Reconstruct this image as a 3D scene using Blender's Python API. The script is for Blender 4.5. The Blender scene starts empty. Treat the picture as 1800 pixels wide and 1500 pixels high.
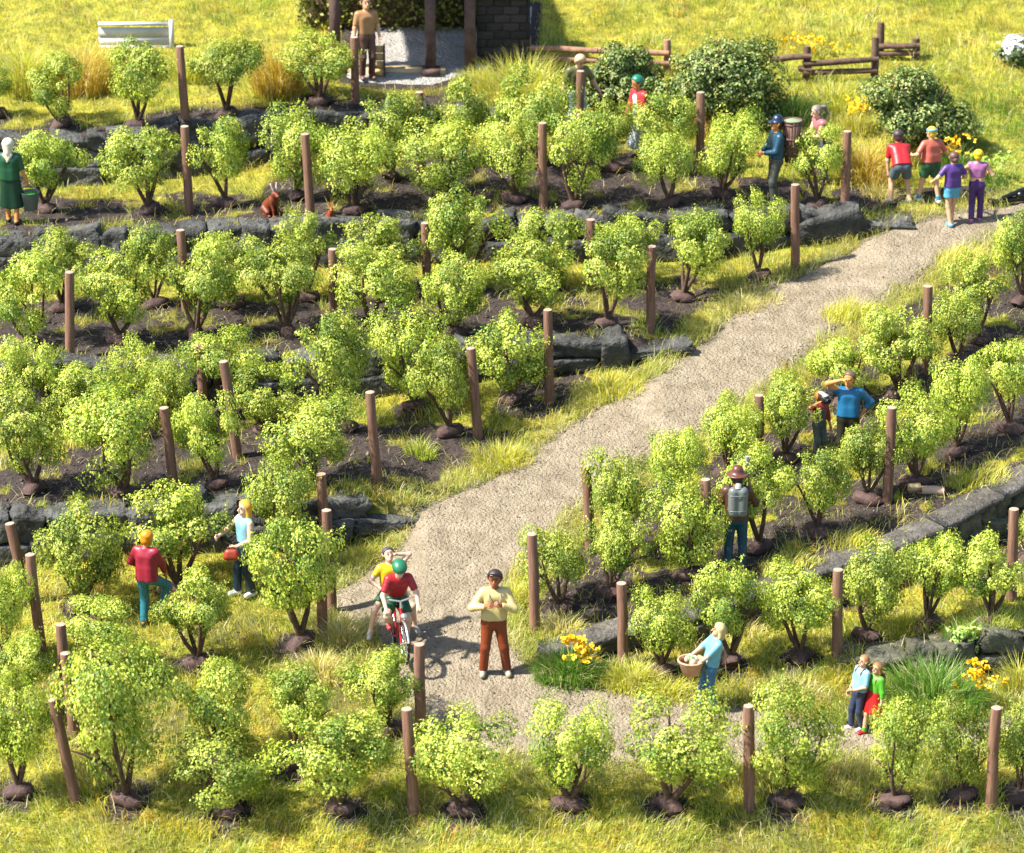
import bpy, math
import numpy as np
from mathutils import Vector, Matrix

scene = bpy.context.scene
COL = scene.collection
rad = math.radians

# ------------------------------------------------------------------ camera, light, exposure
FPX = 6000.0                      # focal length in pixels of the 1800 px wide photograph
PITCH = rad(21.0)
FW = np.array([0, math.cos(PITCH), -math.sin(PITCH)])
UP = np.array([0, math.sin(PITCH), math.cos(PITCH)])
RT = np.array([1.0, 0, 0])


def ray(px, py):
    px = np.asarray(px, float)[..., None]
    py = np.asarray(py, float)[..., None]
    return FW + (px - 900) / FPX * RT - (py - 750) / FPX * UP


CAM = -52.0 * ray(875, 1187)
cam_data = bpy.data.cameras.new('camera')
cam_data.sensor_width = 36
cam_data.lens = FPX / 1800 * 36
cam_data.clip_end = 3000
cam_data.clip_start = 1
cam_data.dof.use_dof = True
cam_data.dof.focus_distance = 55.0
cam_data.dof.aperture_fstop = (cam_data.lens / 1000) / 0.105
cam = bpy.data.objects.new('camera', cam_data)
cam.location = CAM
cam.rotation_euler = (math.pi / 2 - PITCH, 0, 0)
COL.objects.link(cam)
scene.camera = cam

SUN_DIR = Vector((-0.62, -0.16, 0.80)).normalized()      # towards the sun
world = bpy.data.worlds.new('World')
scene.world = world
world.use_nodes = True
wn = world.node_tree.nodes
wl = world.node_tree.links
sky = wn.new('ShaderNodeTexSky')
sky.sky_type = 'NISHITA'
sky.sun_disc = False
sky.sun_elevation = math.asin(SUN_DIR.z)
sky.sun_rotation = math.atan2(SUN_DIR.x, SUN_DIR.y)
sky.air_density = 1.0
wl.new(sky.outputs[0], wn['Background'].inputs[0])
wn['Background'].inputs[1].default_value = 0.105
sun_d = bpy.data.lights.new('sun', 'SUN')
sun_d.energy = 4.9
sun_d.angle = rad(2.0)
sun_d.color = (1.0, 0.95, 0.86)
sun = bpy.data.objects.new('sun', sun_d)
sun.rotation_euler = (-SUN_DIR).to_track_quat('-Z', 'Y').to_euler()
sun.location = (-20, 0, 40)
COL.objects.link(sun)
scene.view_settings.view_transform = 'Standard'
scene.view_settings.look = 'None'
scene.view_settings.exposure = 1.55
scene.view_settings.gamma = 1.0
scene.view_settings.use_curve_mapping = False

# ------------------------------------------------------------------ small helpers
def srgb(h):
    h = h.lstrip('#')
    c = [int(h[i:i + 2], 16) / 255 for i in (0, 2, 4)]
    return tuple(x / 12.92 if x <= 0.04045 else ((x + 0.055) / 1.055) ** 2.4 for x in c)


def lerp(a, b, t):
    return a + (b - a) * t


def sstep(a, b, x):
    t = np.clip((x - a) / (b - a), 0, 1)
    return t * t * (3 - 2 * t)


def _hash(ix, iy, seed):
    n = (ix.astype(np.int64) * 374761393 + iy.astype(np.int64) * 668265263 + seed * 1442695041) & 0x7fffffff
    n = ((n ^ (n >> 13)) * 1274126177) & 0x7fffffff
    n = (n ^ (n >> 16)) & 0xffff
    return n / 65535.0


def vnoise(x, y, seed=0):
    x = np.asarray(x, float); y = np.asarray(y, float)
    ix = np.floor(x); iy = np.floor(y)
    fx = x - ix; fy = y - iy
    fx = fx * fx * (3 - 2 * fx); fy = fy * fy * (3 - 2 * fy)
    a = _hash(ix, iy, seed); b = _hash(ix + 1, iy, seed)
    c = _hash(ix, iy + 1, seed); d = _hash(ix + 1, iy + 1, seed)
    return lerp(lerp(a, b, fx), lerp(c, d, fx), fy)


def fbm(x, y, seed=0, octv=4):
    s = 0; amp = 1; tot = 0
    for i in range(octv):
        s = s + amp * vnoise(x * 2 ** i, y * 2 ** i, seed + i * 17)
        tot += amp; amp *= 0.5
    return s / tot


def mk_mesh(name, V, Q=None, T=None, cols=None, smooth=False, mats=(), midx=None):
    """numpy arrays -> mesh datablock"""
    me = bpy.data.meshes.new(name)
    V = np.asarray(V, np.float32)
    nq = 0 if Q is None else len(Q)
    nt = 0 if T is None else len(T)
    me.vertices.add(len(V))
    me.vertices.foreach_set('co', V.ravel())
    me.loops.add(nq * 4 + nt * 3)
    li = []
    if nq: li.append(np.asarray(Q, np.int32).ravel())
    if nt: li.append(np.asarray(T, np.int32).ravel())
    me.loops.foreach_set('vertex_index', np.concatenate(li))
    me.polygons.add(nq + nt)
    st = np.concatenate([np.arange(nq) * 4, nq * 4 + np.arange(nt) * 3]).astype(np.int32)
    me.polygons.foreach_set('loop_start', st)
    if midx is not None:
        me.polygons.foreach_set('material_index', np.asarray(midx, np.int32))
    if smooth:
        me.polygons.foreach_set('use_smooth', np.ones(nq + nt, bool))
    if cols is not None:
        at = me.color_attributes.new('col', 'FLOAT_COLOR', 'POINT')
        c = np.ones((len(V), 4), np.float32)
        c[:, :3] = cols
        at.data.foreach_set('color', c.ravel())
    for m in mats:
        me.materials.append(m)
    me.update(calc_edges=True)
    return me


def add(name, me, parent=None, loc=None, rot=None, scale=None):
    o = bpy.data.objects.new(name, me)
    COL.objects.link(o)
    if parent is not None: o.parent = parent
    if loc is not None: o.location = loc
    if rot is not None: o.rotation_euler = rot
    if scale is not None: o.scale = scale
    return o


def tag(o, label=None, cat=None, group=None, kind=None):
    if label: o['label'] = label
    if cat: o['category'] = cat
    if group: o['group'] = group
    if kind: o['kind'] = kind
    return o


def thing(name, label, cat, loc=(0, 0, 0), rotz=0, group=None):
    o = add(name, None, None, loc, (0, 0, rotz))
    o.empty_display_size = 0.2
    return tag(o, label, cat, group)


class MB:
    """collects polygons into one mesh"""
    def __init__(self):
        self.v = []; self.q = []; self.t = []; self.n = 0; self.qm = []; self.tm = []

    def push(self, V, Q=(), T=(), m=0):
        V = np.asarray(V, float).reshape(-1, 3)
        if len(Q): self.q.append(np.asarray(Q, int) + self.n); self.qm += [m] * len(Q)
        if len(T): self.t.append(np.asarray(T, int) + self.n); self.tm += [m] * len(T)
        self.v.append(V); self.n += len(V)
        return self

    def tube(self, pts, rads, seg=7, caps=True, m=0, mcap=None, jit=0, rng=None):
        pts = [np.asarray(p, float) for p in pts]
        n = len(pts)
        if np.isscalar(rads): rads = [rads] * n
        V = []
        prev = None
        for i in range(n):
            d = pts[min(i + 1, n - 1)] - pts[max(i - 1, 0)]
            d = d / (np.linalg.norm(d) + 1e-9)
            if prev is None:
                a = np.array([0, 0, 1.0]) if abs(d[2]) < 0.9 else np.array([1.0, 0, 0])
                u = np.cross(d, a)
            else:
                u = prev - d * np.dot(prev, d)
            u /= np.linalg.norm(u) + 1e-9
            prev = u
            w = np.cross(d, u)
            for k in range(seg):
                th = 2 * math.pi * k / seg
                r = rads[i] * (1 + (rng.uniform(-jit, jit) if rng is not None else 0))
                V.append(pts[i] + r * (math.cos(th) * u + math.sin(th) * w))
        Q = [(i * seg + k, i * seg + (k + 1) % seg, (i + 1) * seg + (k + 1) % seg, (i + 1) * seg + k)
             for i in range(n - 1) for k in range(seg)]
        self.push(V, Q, m=m)
        if caps:
            mc = m if mcap is None else mcap
            o = self.n - len(V)
            for base, c, fl in ((0, pts[0], 1), ((n - 1) * seg, pts[-1], 0)):
                ring = [V[base + k] for k in range(seg)] + [c]
                T = [((k + 1) % seg, k, seg) if not fl else (k, (k + 1) % seg, seg) for k in range(seg)]
                T = [(b, a, c2) for a, b, c2 in T]
                self.push(ring, T=T, m=mc)
        return self

    def box(self, c, s, rotz=0, m=0):
        c = np.asarray(c, float); s = np.asarray(s, float) / 2
        V = np.array([[x, y, z] for x in (-1, 1) for y in (-1, 1) for z in (-1, 1)], float) * s
        if rotz:
            cs, sn = math.cos(rotz), math.sin(rotz)
            V = np.stack([V[:, 0] * cs - V[:, 1] * sn, V[:, 0] * sn + V[:, 1] * cs, V[:, 2]], 1)
        Q = [(0, 1, 3, 2), (4, 6, 7, 5), (0, 4, 5, 1), (2, 3, 7, 6), (0, 2, 6, 4), (1, 5, 7, 3)]
        return self.push(V + c, Q, m=m)

    def lathe(self, prof, seg=16, c=(0, 0, 0), m=0):
        V = []
        for r, z in prof:
            for k in range(seg):
                th = 2 * math.pi * k / seg
                V.append((c[0] + r * math.cos(th), c[1] + r * math.sin(th), c[2] + z))
        Q = [(i * seg + k, i * seg + (k + 1) % seg, (i + 1) * seg + (k + 1) % seg, (i + 1) * seg + k)
             for i in range(len(prof) - 1) for k in range(seg)]
        return self.push(V, Q, m=m)

    def ball(self, c, r, seg=10, rings=6, m=0):
        r = np.broadcast_to(np.asarray(r, float), 3)
        V = []
        for i in range(rings + 1):
            ph = math.pi * i / rings
            for k in range(seg):
                th = 2 * math.pi * k / seg
                V.append((c[0] + r[0] * math.sin(ph) * math.cos(th), c[1] + r[1] * math.sin(ph) * math.sin(th), c[2] - r[2] * math.cos(ph)))
        Q = [(i * seg + k, i * seg + (k + 1) % seg, (i + 1) * seg + (k + 1) % seg, (i + 1) * seg + k)
             for i in range(rings) for k in range(seg)]
        return self.push(V, Q, m=m)

    def torus(self, c, R, r, axis=(1, 0, 0), seg=28, sub=7, m=0):
        ax = np.asarray(axis, float); ax /= np.linalg.norm(ax)
        a = np.array([0, 0, 1.0]) if abs(ax[2]) < .9 else np.array([1.0, 0, 0])
        u = np.cross(ax, a); u /= np.linalg.norm(u); w = np.cross(ax, u)
        V = []
        for i in range(seg):
            th = 2 * math.pi * i / seg
            d = math.cos(th) * u + math.sin(th) * w
            for k in range(sub):
                ph = 2 * math.pi * k / sub
                V.append(np.asarray(c) + d * (R + r * math.cos(ph)) + ax * r * math.sin(ph))
        Q = [(i * sub + k, i * sub + (k + 1) % sub, ((i + 1) % seg) * sub + (k + 1) % sub, ((i + 1) % seg) * sub + k)
             for i in range(seg) for k in range(sub)]
        return self.push(V, Q, m=m)

    def mesh(self, name, mats, smooth=False):
        Q = np.concatenate(self.q) if self.q else None
        T = np.concatenate(self.t) if self.t else None
        return mk_mesh(name, np.concatenate(self.v), Q, T, None, smooth, mats, self.qm + self.tm)

    def build(self, name, mats, parent=None, loc=None, rot=None, smooth=False):
        if not isinstance(mats, (list, tuple)): mats = [mats]
        return add(name, self.mesh(name, mats, smooth), parent, loc, rot)


# ------------------------------------------------------------------ materials
def new_mat(name):
    m = bpy.data.materials.new(name)
    m.use_nodes = True
    nt = m.node_tree
    return m, nt, nt.nodes, nt.links, nt.nodes['Principled BSDF']


def rough_mat(name, c1, c2, scale=6.0, rough=0.9, bump=0.3, bscale=30.0, objvar=0.0, dist=0.02, spec=0.3, c3=None, detail=6, stretch=None, world_pos=False):
    m, nt, n, l, b = new_mat(name)
    tc = n.new('ShaderNodeTexCoord')
    src = tc.outputs['Object']
    if world_pos: src = n.new('ShaderNodeNewGeometry').outputs['Position']
    if stretch:
        mp = n.new('ShaderNodeMapping'); mp.inputs['Scale'].default_value = stretch
        l.new(src, mp.inputs[0]); src = mp.outputs[0]
    no = n.new('ShaderNodeTexNoise'); no.inputs['Scale'].default_value = scale; no.inputs['Detail'].default_value = detail
    no.inputs['Roughness'].default_value = 0.65
    l.new(src, no.inputs['Vector'])
    cr = n.new('ShaderNodeValToRGB')
    cr.color_ramp.elements[0].position = 0.32; cr.color_ramp.elements[1].position = 0.68
    cr.color_ramp.elements[0].color = (*c1, 1); cr.color_ramp.elements[1].color = (*c2, 1)
    if c3:
        e = cr.color_ramp.elements.new(0.8); e.color = (*c3, 1)
    l.new(no.outputs['Fac'], cr.inputs[0])
    out = cr.outputs[0]
    if objvar:
        oi = n.new('ShaderNodeObjectInfo')
        mr = n.new('ShaderNodeMapRange'); mr.inputs['To Min'].default_value = 1 - objvar; mr.inputs['To Max'].default_value = 1 + objvar
        l.new(oi.outputs['Random'], mr.inputs['Value'])
        hs = n.new('ShaderNodeHueSaturation')
        l.new(mr.outputs[0], hs.inputs['Value']); l.new(out, hs.inputs['Color'])
        out = hs.outputs[0]
    l.new(out, b.inputs['Base Color'])
    b.inputs['Roughness'].default_value = rough
    b.inputs['Specular IOR Level'].default_value = spec
    if bump:
        nb = n.new('ShaderNodeTexNoise'); nb.inputs['Scale'].default_value = bscale; nb.inputs['Detail'].default_value = 5
        l.new(src, nb.inputs['Vector'])
        bp = n.new('ShaderNodeBump'); bp.inputs['Strength'].default_value = bump; bp.inputs['Distance'].default_value = dist
        l.new(nb.outputs['Fac'], bp.inputs['Height']); l.new(bp.outputs[0], b.inputs['Normal'])
    return m


def leaf_mat(name, transl=0.4, sat=1.0, var=0.15, rough=0.6):
    m, nt, n, l, b = new_mat(name)
    n.remove(b)
    at = n.new('ShaderNodeAttribute'); at.attribute_name = 'col'
    oi = n.new('ShaderNodeObjectInfo')
    mr = n.new('ShaderNodeMapRange'); mr.inputs['To Min'].default_value = 1 - var; mr.inputs['To Max'].default_value = 1 + var
    l.new(oi.outputs['Random'], mr.inputs['Value'])
    hs = n.new('ShaderNodeHueSaturation'); hs.inputs['Saturation'].default_value = sat
    l.new(at.outputs['Color'], hs.inputs['Color']); l.new(mr.outputs[0], hs.inputs['Value'])
    d = n.new('ShaderNodeBsdfDiffuse'); t = n.new('ShaderNodeBsdfTranslucent'); g = n.new('ShaderNodeBsdfGlossy')
    g.inputs['Roughness'].default_value = 0.45
    mx = n.new('ShaderNodeMixShader'); mx.inputs[0].default_value = transl
    mg = n.new('ShaderNodeMixShader'); mg.inputs[0].default_value = 0.03
    l.new(hs.outputs[0], d.inputs[0]); l.new(hs.outputs[0], t.inputs[0])
    l.new(d.outputs[0], mx.inputs[1]); l.new(t.outputs[0], mx.inputs[2])
    l.new(mx.outputs[0], mg.inputs[1]); l.new(g.outputs[0], mg.inputs[2])
    l.new(mg.outputs[0], n['Material Output'].inputs[0])
    return m


_paint = {}
def paint(hexc, rough=0.42, bump=0.25):
    key = (hexc, rough)
    if key not in _paint:
        c = tuple(x * 0.66 for x in srgb(hexc))
        dk = tuple(x * 0.86 for x in c)
        lt = tuple(min(1, x * 1.06) for x in c)
        _paint[key] = rough_mat('paint_' + hexc.strip('#'), dk, lt, 9, rough, bump, 38, 0, 0.012, 0.4)
    return _paint[key]


M_leaf = leaf_mat('vine_leaf', 0.34, 1.0, 0.18)
M_bush = leaf_mat('bush_leaf', 0.25, 1.0, 0.05)
M_grass = leaf_mat('grass_blade', 0.5, 1.0, 0.03)
M_bark = rough_mat('vine_bark', (0.045, 0.027, 0.016), (0.13, 0.078, 0.048), 14, 0.9, 0.6, 40, 0.15)
M_root = rough_mat('root_clay', (0.035, 0.020, 0.017), (0.085, 0.048, 0.040), 9, 0.75, 0.5, 26, 0.2, 0.03)
M_stake = rough_mat('stake_wood', (0.105, 0.052, 0.033), (0.23, 0.125, 0.08), 10, 0.85, 0.5, 40, 0.12, 0.012, stretch=(2.2, 2.2, 0.35))
M_cut = rough_mat('cut_wood', (0.28, 0.18, 0.125), (0.40, 0.28, 0.21), 22, 0.85, 0.3, 60)
M_stone = rough_mat('wall_stone', (0.022, 0.022, 0.020), (0.10, 0.10, 0.093), 3.2, 0.92, 1.0, 9, 0.25, 0.12, c3=(0.235, 0.23, 0.212), detail=10, world_pos=True)
M_coping = rough_mat('coping_stone', (0.035, 0.031, 0.026), (0.125, 0.115, 0.10), 4, 0.92, 1.0, 15, 0.14, 0.08, detail=10, c3=(0.20, 0.187, 0.165), world_pos=True)
M_facestone = rough_mat('mossy_face_stone', (0.03, 0.03, 0.018), (0.13, 0.127, 0.09), 3.6, 0.95, 1.0, 10, 0.25, 0.09, c3=(0.26, 0.25, 0.19), detail=10, world_pos=True)

# ------------------------------------------------------------------ terrain shape
SL = 0.20                          # mean rise of the hillside


def base_pt(px, py):
    r = ray(px, py)
    t = (SL * CAM[1] - CAM[2]) / (r[..., 2] - SL * r[..., 1])
    return CAM + t[..., None] * r


def to_px(p):
    d = np.asarray(p, float) - CAM
    z = d @ FW
    return 900 + FPX * (d @ RT) / z, 750 - FPX * (d @ UP) / z


def pxm(py):
    return 115.0 * (np.asarray(py, float) + 3050) / 4237.0


# walls: x, y of the upper edge, y of the foot (photograph pixels)
W_A = np.array([(-500, 262, 330), (0, 252, 325), (200, 240, 318), (330, 224, 305), (440, 212, 288), (520, 207, 270), (640, 202, 244), (740, 194, 228), (860, 196, 210), (960, 203, 203)], float)
W_B = np.array([(-500, 432, 500), (0, 418, 482), (150, 412, 478), (300, 408, 475), (420, 400, 470), (640, 392, 462), (760, 388, 458), (1000, 383, 455), (1250, 380, 448), (1370, 379, 432), (1500, 382, 416), (1560, 396, 396)], float)
W_C = np.array([(-500, 665, 745), (0, 650, 728), (60, 645, 722), (340, 640, 712), (520, 632, 700), (640, 622, 692), (760, 613, 675), (980, 600, 650), (1060, 597, 643), (1125, 602, 630), (1165, 616, 616)], float)
W_D = np.array([(-500, 935, 1010), (0, 912, 988), (60, 905, 982), (190, 895, 970), (400, 885, 962), (580, 880, 952), (640, 878, 945), (700, 884, 925), (750, 900, 900)], float)
W_E = np.array([(925, 1140, 1140), (960, 1138, 1154), (1010, 1130, 1156), (1090, 1104, 1140), (1200, 1082, 1132), (1330, 1036, 1096), (1400, 1012, 1076), (1480, 985, 1053), (1580, 952, 1022), (1640, 925, 997), (1690, 899, 973), (1750, 866, 942), (1800, 838, 914), (2300, 560, 640)], float)
W_F = np.array([(1450, 1166, 1166), (1560, 1148, 1172), (1690, 1128, 1180), (1800, 1104, 1164), (2300, 990, 1050)], float)
LEFT = (W_A, W_B, W_C, W_D)
RIGHT = (W_E, W_F)


def wall_yH(W, px):
    t = np.interp(px, W[:, 0], W[:, 1]); f = np.interp(px, W[:, 0], W[:, 2])
    y = (t + f) / 2
    return y, (f - t) / (pxm(y) * 0.93)


def off_sys(px, py, walls, reach=260.0):
    Y = []; H = []
    for W in walls:
        y, h = wall_yH(W, px); Y.append(y); H.append(h)
    o = np.zeros_like(py)
    tt = np.full_like(py, 2.0)
    m = py < Y[0]
    t = np.clip((py - (Y[0] - reach)) / reach, 0, 1)
    o = np.where(m, H[0] / 2 * t, o)
    tt = np.where(m, t, tt)
    for i in range(len(walls) - 1):
        m = (py >= Y[i]) & (py < Y[i + 1])
        t = np.clip((py - Y[i]) / np.maximum(Y[i + 1] - Y[i], 1), 0, 1)
        o = np.where(m, lerp(-H[i] / 2, H[i + 1] / 2, t), o)
        tt = np.where(m, t, tt)
    m = py >= Y[-1]
    t = np.clip((py - Y[-1]) / reach, 0, 1)
    o = np.where(m, lerp(-H[-1] / 2, 0, t), o)
    tt = np.where(m, t, tt)
    return o, tt


PATH_PX = np.array([(2300, 318), (1990, 332), (1800, 352), (1740, 370), (1620, 388), (1520, 412), (1440, 452), (1330, 502), (1285, 548), (1230, 605), (1170, 655), (1050, 702), (960, 772), (880, 825), (745, 895), (690, 955), (625, 1000), (575, 1040), (590, 1082), (650, 1088), (668, 1130), (700, 1190), (728, 1235), (742, 1300), (800, 1318), (930, 1332), (1040, 1342), (1150, 1346), (1300, 1346), (1480, 1336), (1650, 1318), (1800, 1302), (2300, 1280),
                    (2300, 1225), (1800, 1245), (1620, 1262), (1500, 1272), (1400, 1262), (1320, 1246), (1190, 1222), (1060, 1216), (950, 1195), (905, 1140), (872, 1085), (892, 1020), (945, 962), (1022, 885), (1150, 795), (1255, 742), (1335, 692), (1425, 606), (1506, 548), (1592, 498), (1696, 440), (1764, 402), (1850, 376), (2300, 350)], float)
PATH_XY = base_pt(PATH_PX[:, 0], PATH_PX[:, 1])[:, :2]
YARD_PX = np.array([(606, 160), (640, 166), (760, 163), (800, 150), (860, 128), (930, 112), (940, 10), (615, 10), (612, 100), (606, 140)], float)
YARD_XY = base_pt(YARD_PX[:, 0], YARD_PX[:, 1])[:, :2]


def poly_sd(x, y, P):
    """signed distance (m) to a polygon, negative inside"""
    x = np.asarray(x, float); y = np.asarray(y, float)
    best = np.full(x.shape, 1e9); ins = np.zeros(x.shape, bool)
    for i in range(len(P)):
        ax, ay = P[i]; bx, by = P[(i + 1) % len(P)]
        dx, dy = bx - ax, by - ay
        t = np.clip(((x - ax) * dx + (y - ay) * dy) / (dx * dx + dy * dy), 0, 1)
        best = np.minimum(best, (x - ax - t * dx) ** 2 + (y - ay - t * dy) ** 2)
        c = (ay > y) != (by > y)
        with np.errstate(divide='ignore', invalid='ignore'):
            ins ^= c & (x < (bx - ax) * (y - ay) / (by - ay if by != ay else 1e-9) + ax)
    return np.where(ins, -1, 1) * np.sqrt(best)


def path_sd(x, y):
    w = 0.28 * (fbm(x * 1.6, y * 1.6, 5, 3) - 0.5)
    return poly_sd(x, y, PATH_XY) + w


def height(x, y, detail=True):
    x = np.asarray(x, float); y = np.asarray(y, float)
    z0 = SL * y
    px, py = to_px(np.stack([x, y, z0], -1))
    o1, _ = off_sys(px, py, LEFT)
    o2, _ = off_sys(px, py, RIGHT)
    z = z0 + o1 + o2
    if detail:
        sd = path_sd(x, y)
        k = 0.15 + 0.85 * sstep(0.0, 0.7, sd)
        z = z + k * (0.16 * (fbm(x * 0.9, y * 0.9, 3, 4) - 0.5) + 0.035 * (fbm(x * 6, y * 6, 9, 3) - 0.5))
    return z


def hit(px, py):
    """where the ray through a photograph pixel first meets the ground"""
    r = ray(px, py)
    b = base_pt(px, py)
    t0 = (b - CAM) @ FW
    ts = np.linspace(t0 - 5.0, t0 + 5.0, 700)
    P = CAM + ts[:, None] * r
    d = P[:, 2] - height(P[:, 0], P[:, 1])
    i = np.where(d < 0)[0]
    i = i[0] if len(i) else 350
    if i == 0: return P[0]
    a, c = d[i - 1], d[i]
    t = a / (a - c + 1e-12)
    p = P[i - 1] + t * (P[i] - P[i - 1])
    p[2] = height(p[0], p[1])
    return p


def up_to(p, ytop):
    """height of a vertical thing at p whose top shows at pixel row ytop"""
    _, y0 = to_px(p); _, y1 = to_px(p + np.array([0, 0, 1.0]))
    return (y0 - ytop) / (y0 - y1)


def mpp(p):
    return ((p - CAM) @ FW) / FPX          # metres per photograph pixel


def ground_at(x, y, dz=0.0):
    return np.array([x, y, float(height(x, y)) + dz])


# ------------------------------------------------------------------ vines and stakes: where they stand (photograph pixels)
# base x, base y, crown centre x, crown top y, crown width, crown bottom y
VINES = {
 'A': [(-8, 205, -8, 118, 60, 175), (105, 222, 100, 92, 95, 205), (242, 225, 255, 74, 112, 185), (398, 205, 402, 70, 122, 150), (563, 182, 560, 62, 128, 152)],
 'B': [(78, 372, 86, 233, 112, 325), (262, 374, 247, 225, 124, 332), (398, 362, 388, 212, 98, 322), (522, 350, 530, 192, 124, 322), (622, 374, 625, 228, 138, 342), (783, 354, 773, 216, 146, 332), (905, 354, 896, 208, 102, 328), (1008, 366, 1020, 194, 124, 345), (1177, 362, 1166, 236, 102, 322), (1268, 346, 1290, 196, 108, 326), (1437, 364, 1436, 226, 98, 328)],
 'Bb': [(690, 317, 685, 168, 126, 272), (815, 292, 802, 140, 104, 235), (945, 292, 940, 128, 138, 235), (1075, 300, 1073, 184, 80, 252), (1165, 300, 1165, 166, 112, 262)],
 'C': [(110, 545, 108, 412, 112, 500), (272, 540, 272, 404, 88, 500), (405, 540, 405, 408, 122, 500), (540, 528, 537, 380, 94, 480), (665, 528, 665, 388, 132, 490), (820, 515, 815, 341, 124, 470), (965, 508, 960, 370, 110, 462), (1105, 500, 1100, 383, 106, 450)],
 'D': [(50, 608, 48, 448, 128, 588), (212, 602, 206, 448, 130, 580), (345, 596, 358, 428, 128, 560), (505, 588, 500, 432, 130, 555), (655, 588, 668, 438, 150, 558), (797, 592, 800, 448, 118, 572), (938, 572, 934, 424, 142, 545), (1067, 574, 1074, 405, 134, 530), (1200, 528, 1220, 375, 118, 492), (1333, 492, 1328, 345, 88, 432)],
 'E': [(65, 750, 60, 594, 110, 705), (165, 765, 162, 640, 118, 735), (242, 738, 243, 602, 84, 692), (305, 765, 303, 628, 80, 722), (398, 735, 394, 586, 126, 665), (470, 758, 466, 648, 118, 742), (610, 757, 578, 556, 132, 705), (728, 718, 722, 546, 130, 688), (793, 764, 772, 600, 108, 722), (898, 708, 893, 555, 140, 690)],
 'F': [(62, 866, 48, 688, 138, 845), (220, 872, 205, 690, 168, 838), (382, 858, 362, 690, 108, 818), (552, 852, 546, 705, 162, 832)],
 'G': [(145, 1072, 148, 884, 150, 1048), (315, 1040, 310, 862, 166, 1005), (505, 1000, 500, 815, 128, 965)],
 'H': [(10, 1165, 12, 1000, 98, 1125), (172, 1188, 172, 1054, 128, 1155), (350, 1168, 340, 1008, 130, 1108), (530, 1134, 515, 914, 150, 1092)],
 'I': [(30, 1262, 40, 1114, 104, 1205), (32, 1398, 38, 1200, 120, 1335), (225, 1414, 207, 1142, 182, 1368), (385, 1345, 382, 1165, 136, 1292), (522, 1345, 520, 1180, 126, 1292), (402, 1432, 405, 1288, 178, 1415), (602, 1428, 586, 1262, 190, 1382), (687, 1292, 668, 1144, 126, 1238)],
 'J': [(815, 1430, 812, 1264, 166, 1402), (1002, 1420, 1004, 1240, 142, 1388), (1175, 1422, 1200, 1234, 188, 1372), (1382, 1414, 1396, 1214, 150, 1380), (1572, 1414, 1586, 1236, 116, 1384), (1692, 1404, 1686, 1232, 100, 1372), (1792, 1406, 1796, 1234, 96, 1362)],
 'K': [(985, 1074, 972, 932, 118, 1035), (1072, 1048, 1087, 892, 106, 1015), (1085, 990, 1083, 798, 108, 925), (1190, 905, 1186, 756, 102, 855), (1277, 838, 1290, 704, 106, 800), (1378, 812, 1386, 664, 104, 765), (1490, 708, 1480, 592, 114, 670), (1580, 695, 1580, 544, 136, 648), (1685, 640, 1672, 520, 98, 602), (1718, 602, 1706, 452, 106, 548), (1797, 535, 1792, 384, 94, 478)],
 'L': [(1212, 1015, 1206, 846, 128, 990), (1335, 968, 1326, 794, 122, 932), (1437, 938, 1437, 792, 104, 896), (1525, 882, 1528, 752, 100, 842), (1610, 852, 1604, 694, 120, 818), (1682, 802, 1678, 632, 106, 745), (1776, 758, 1764, 602, 98, 705)],
 'M': [(1162, 1184, 1163, 1044, 112, 1148), (1285, 1168, 1276, 990, 132, 1112), (1407, 1158, 1400, 1002, 128, 1116), (1522, 1124, 1535, 952, 120, 1092), (1628, 1102, 1640, 940, 108, 1048), (1742, 1092, 1737, 944, 122, 1052), (1808, 988, 1803, 886, 60, 962)],
}
ROWTXT = {
 'A': 'top row above the highest stone wall', 'B': 'front row between highest and second walls', 'Bb': 'back row between highest and second walls',
 'C': 'back row below the second stone wall', 'D': 'front row above the third stone wall', 'E': 'back row below the third stone wall',
 'F': 'front row above the fourth stone wall', 'G': 'back row below the fourth stone wall', 'H': 'second row below the fourth stone wall',
 'I': 'grassy slope beside the lower path bend', 'J': 'bottom row along the front grass', 'K': 'row bordering the gravel path uphill',
 'L': 'row above the slab-topped wall', 'M': 'row below the slab-topped wall'}
ORD = 'first second third fourth fifth sixth seventh eighth ninth tenth eleventh twelfth'.split()
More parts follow.
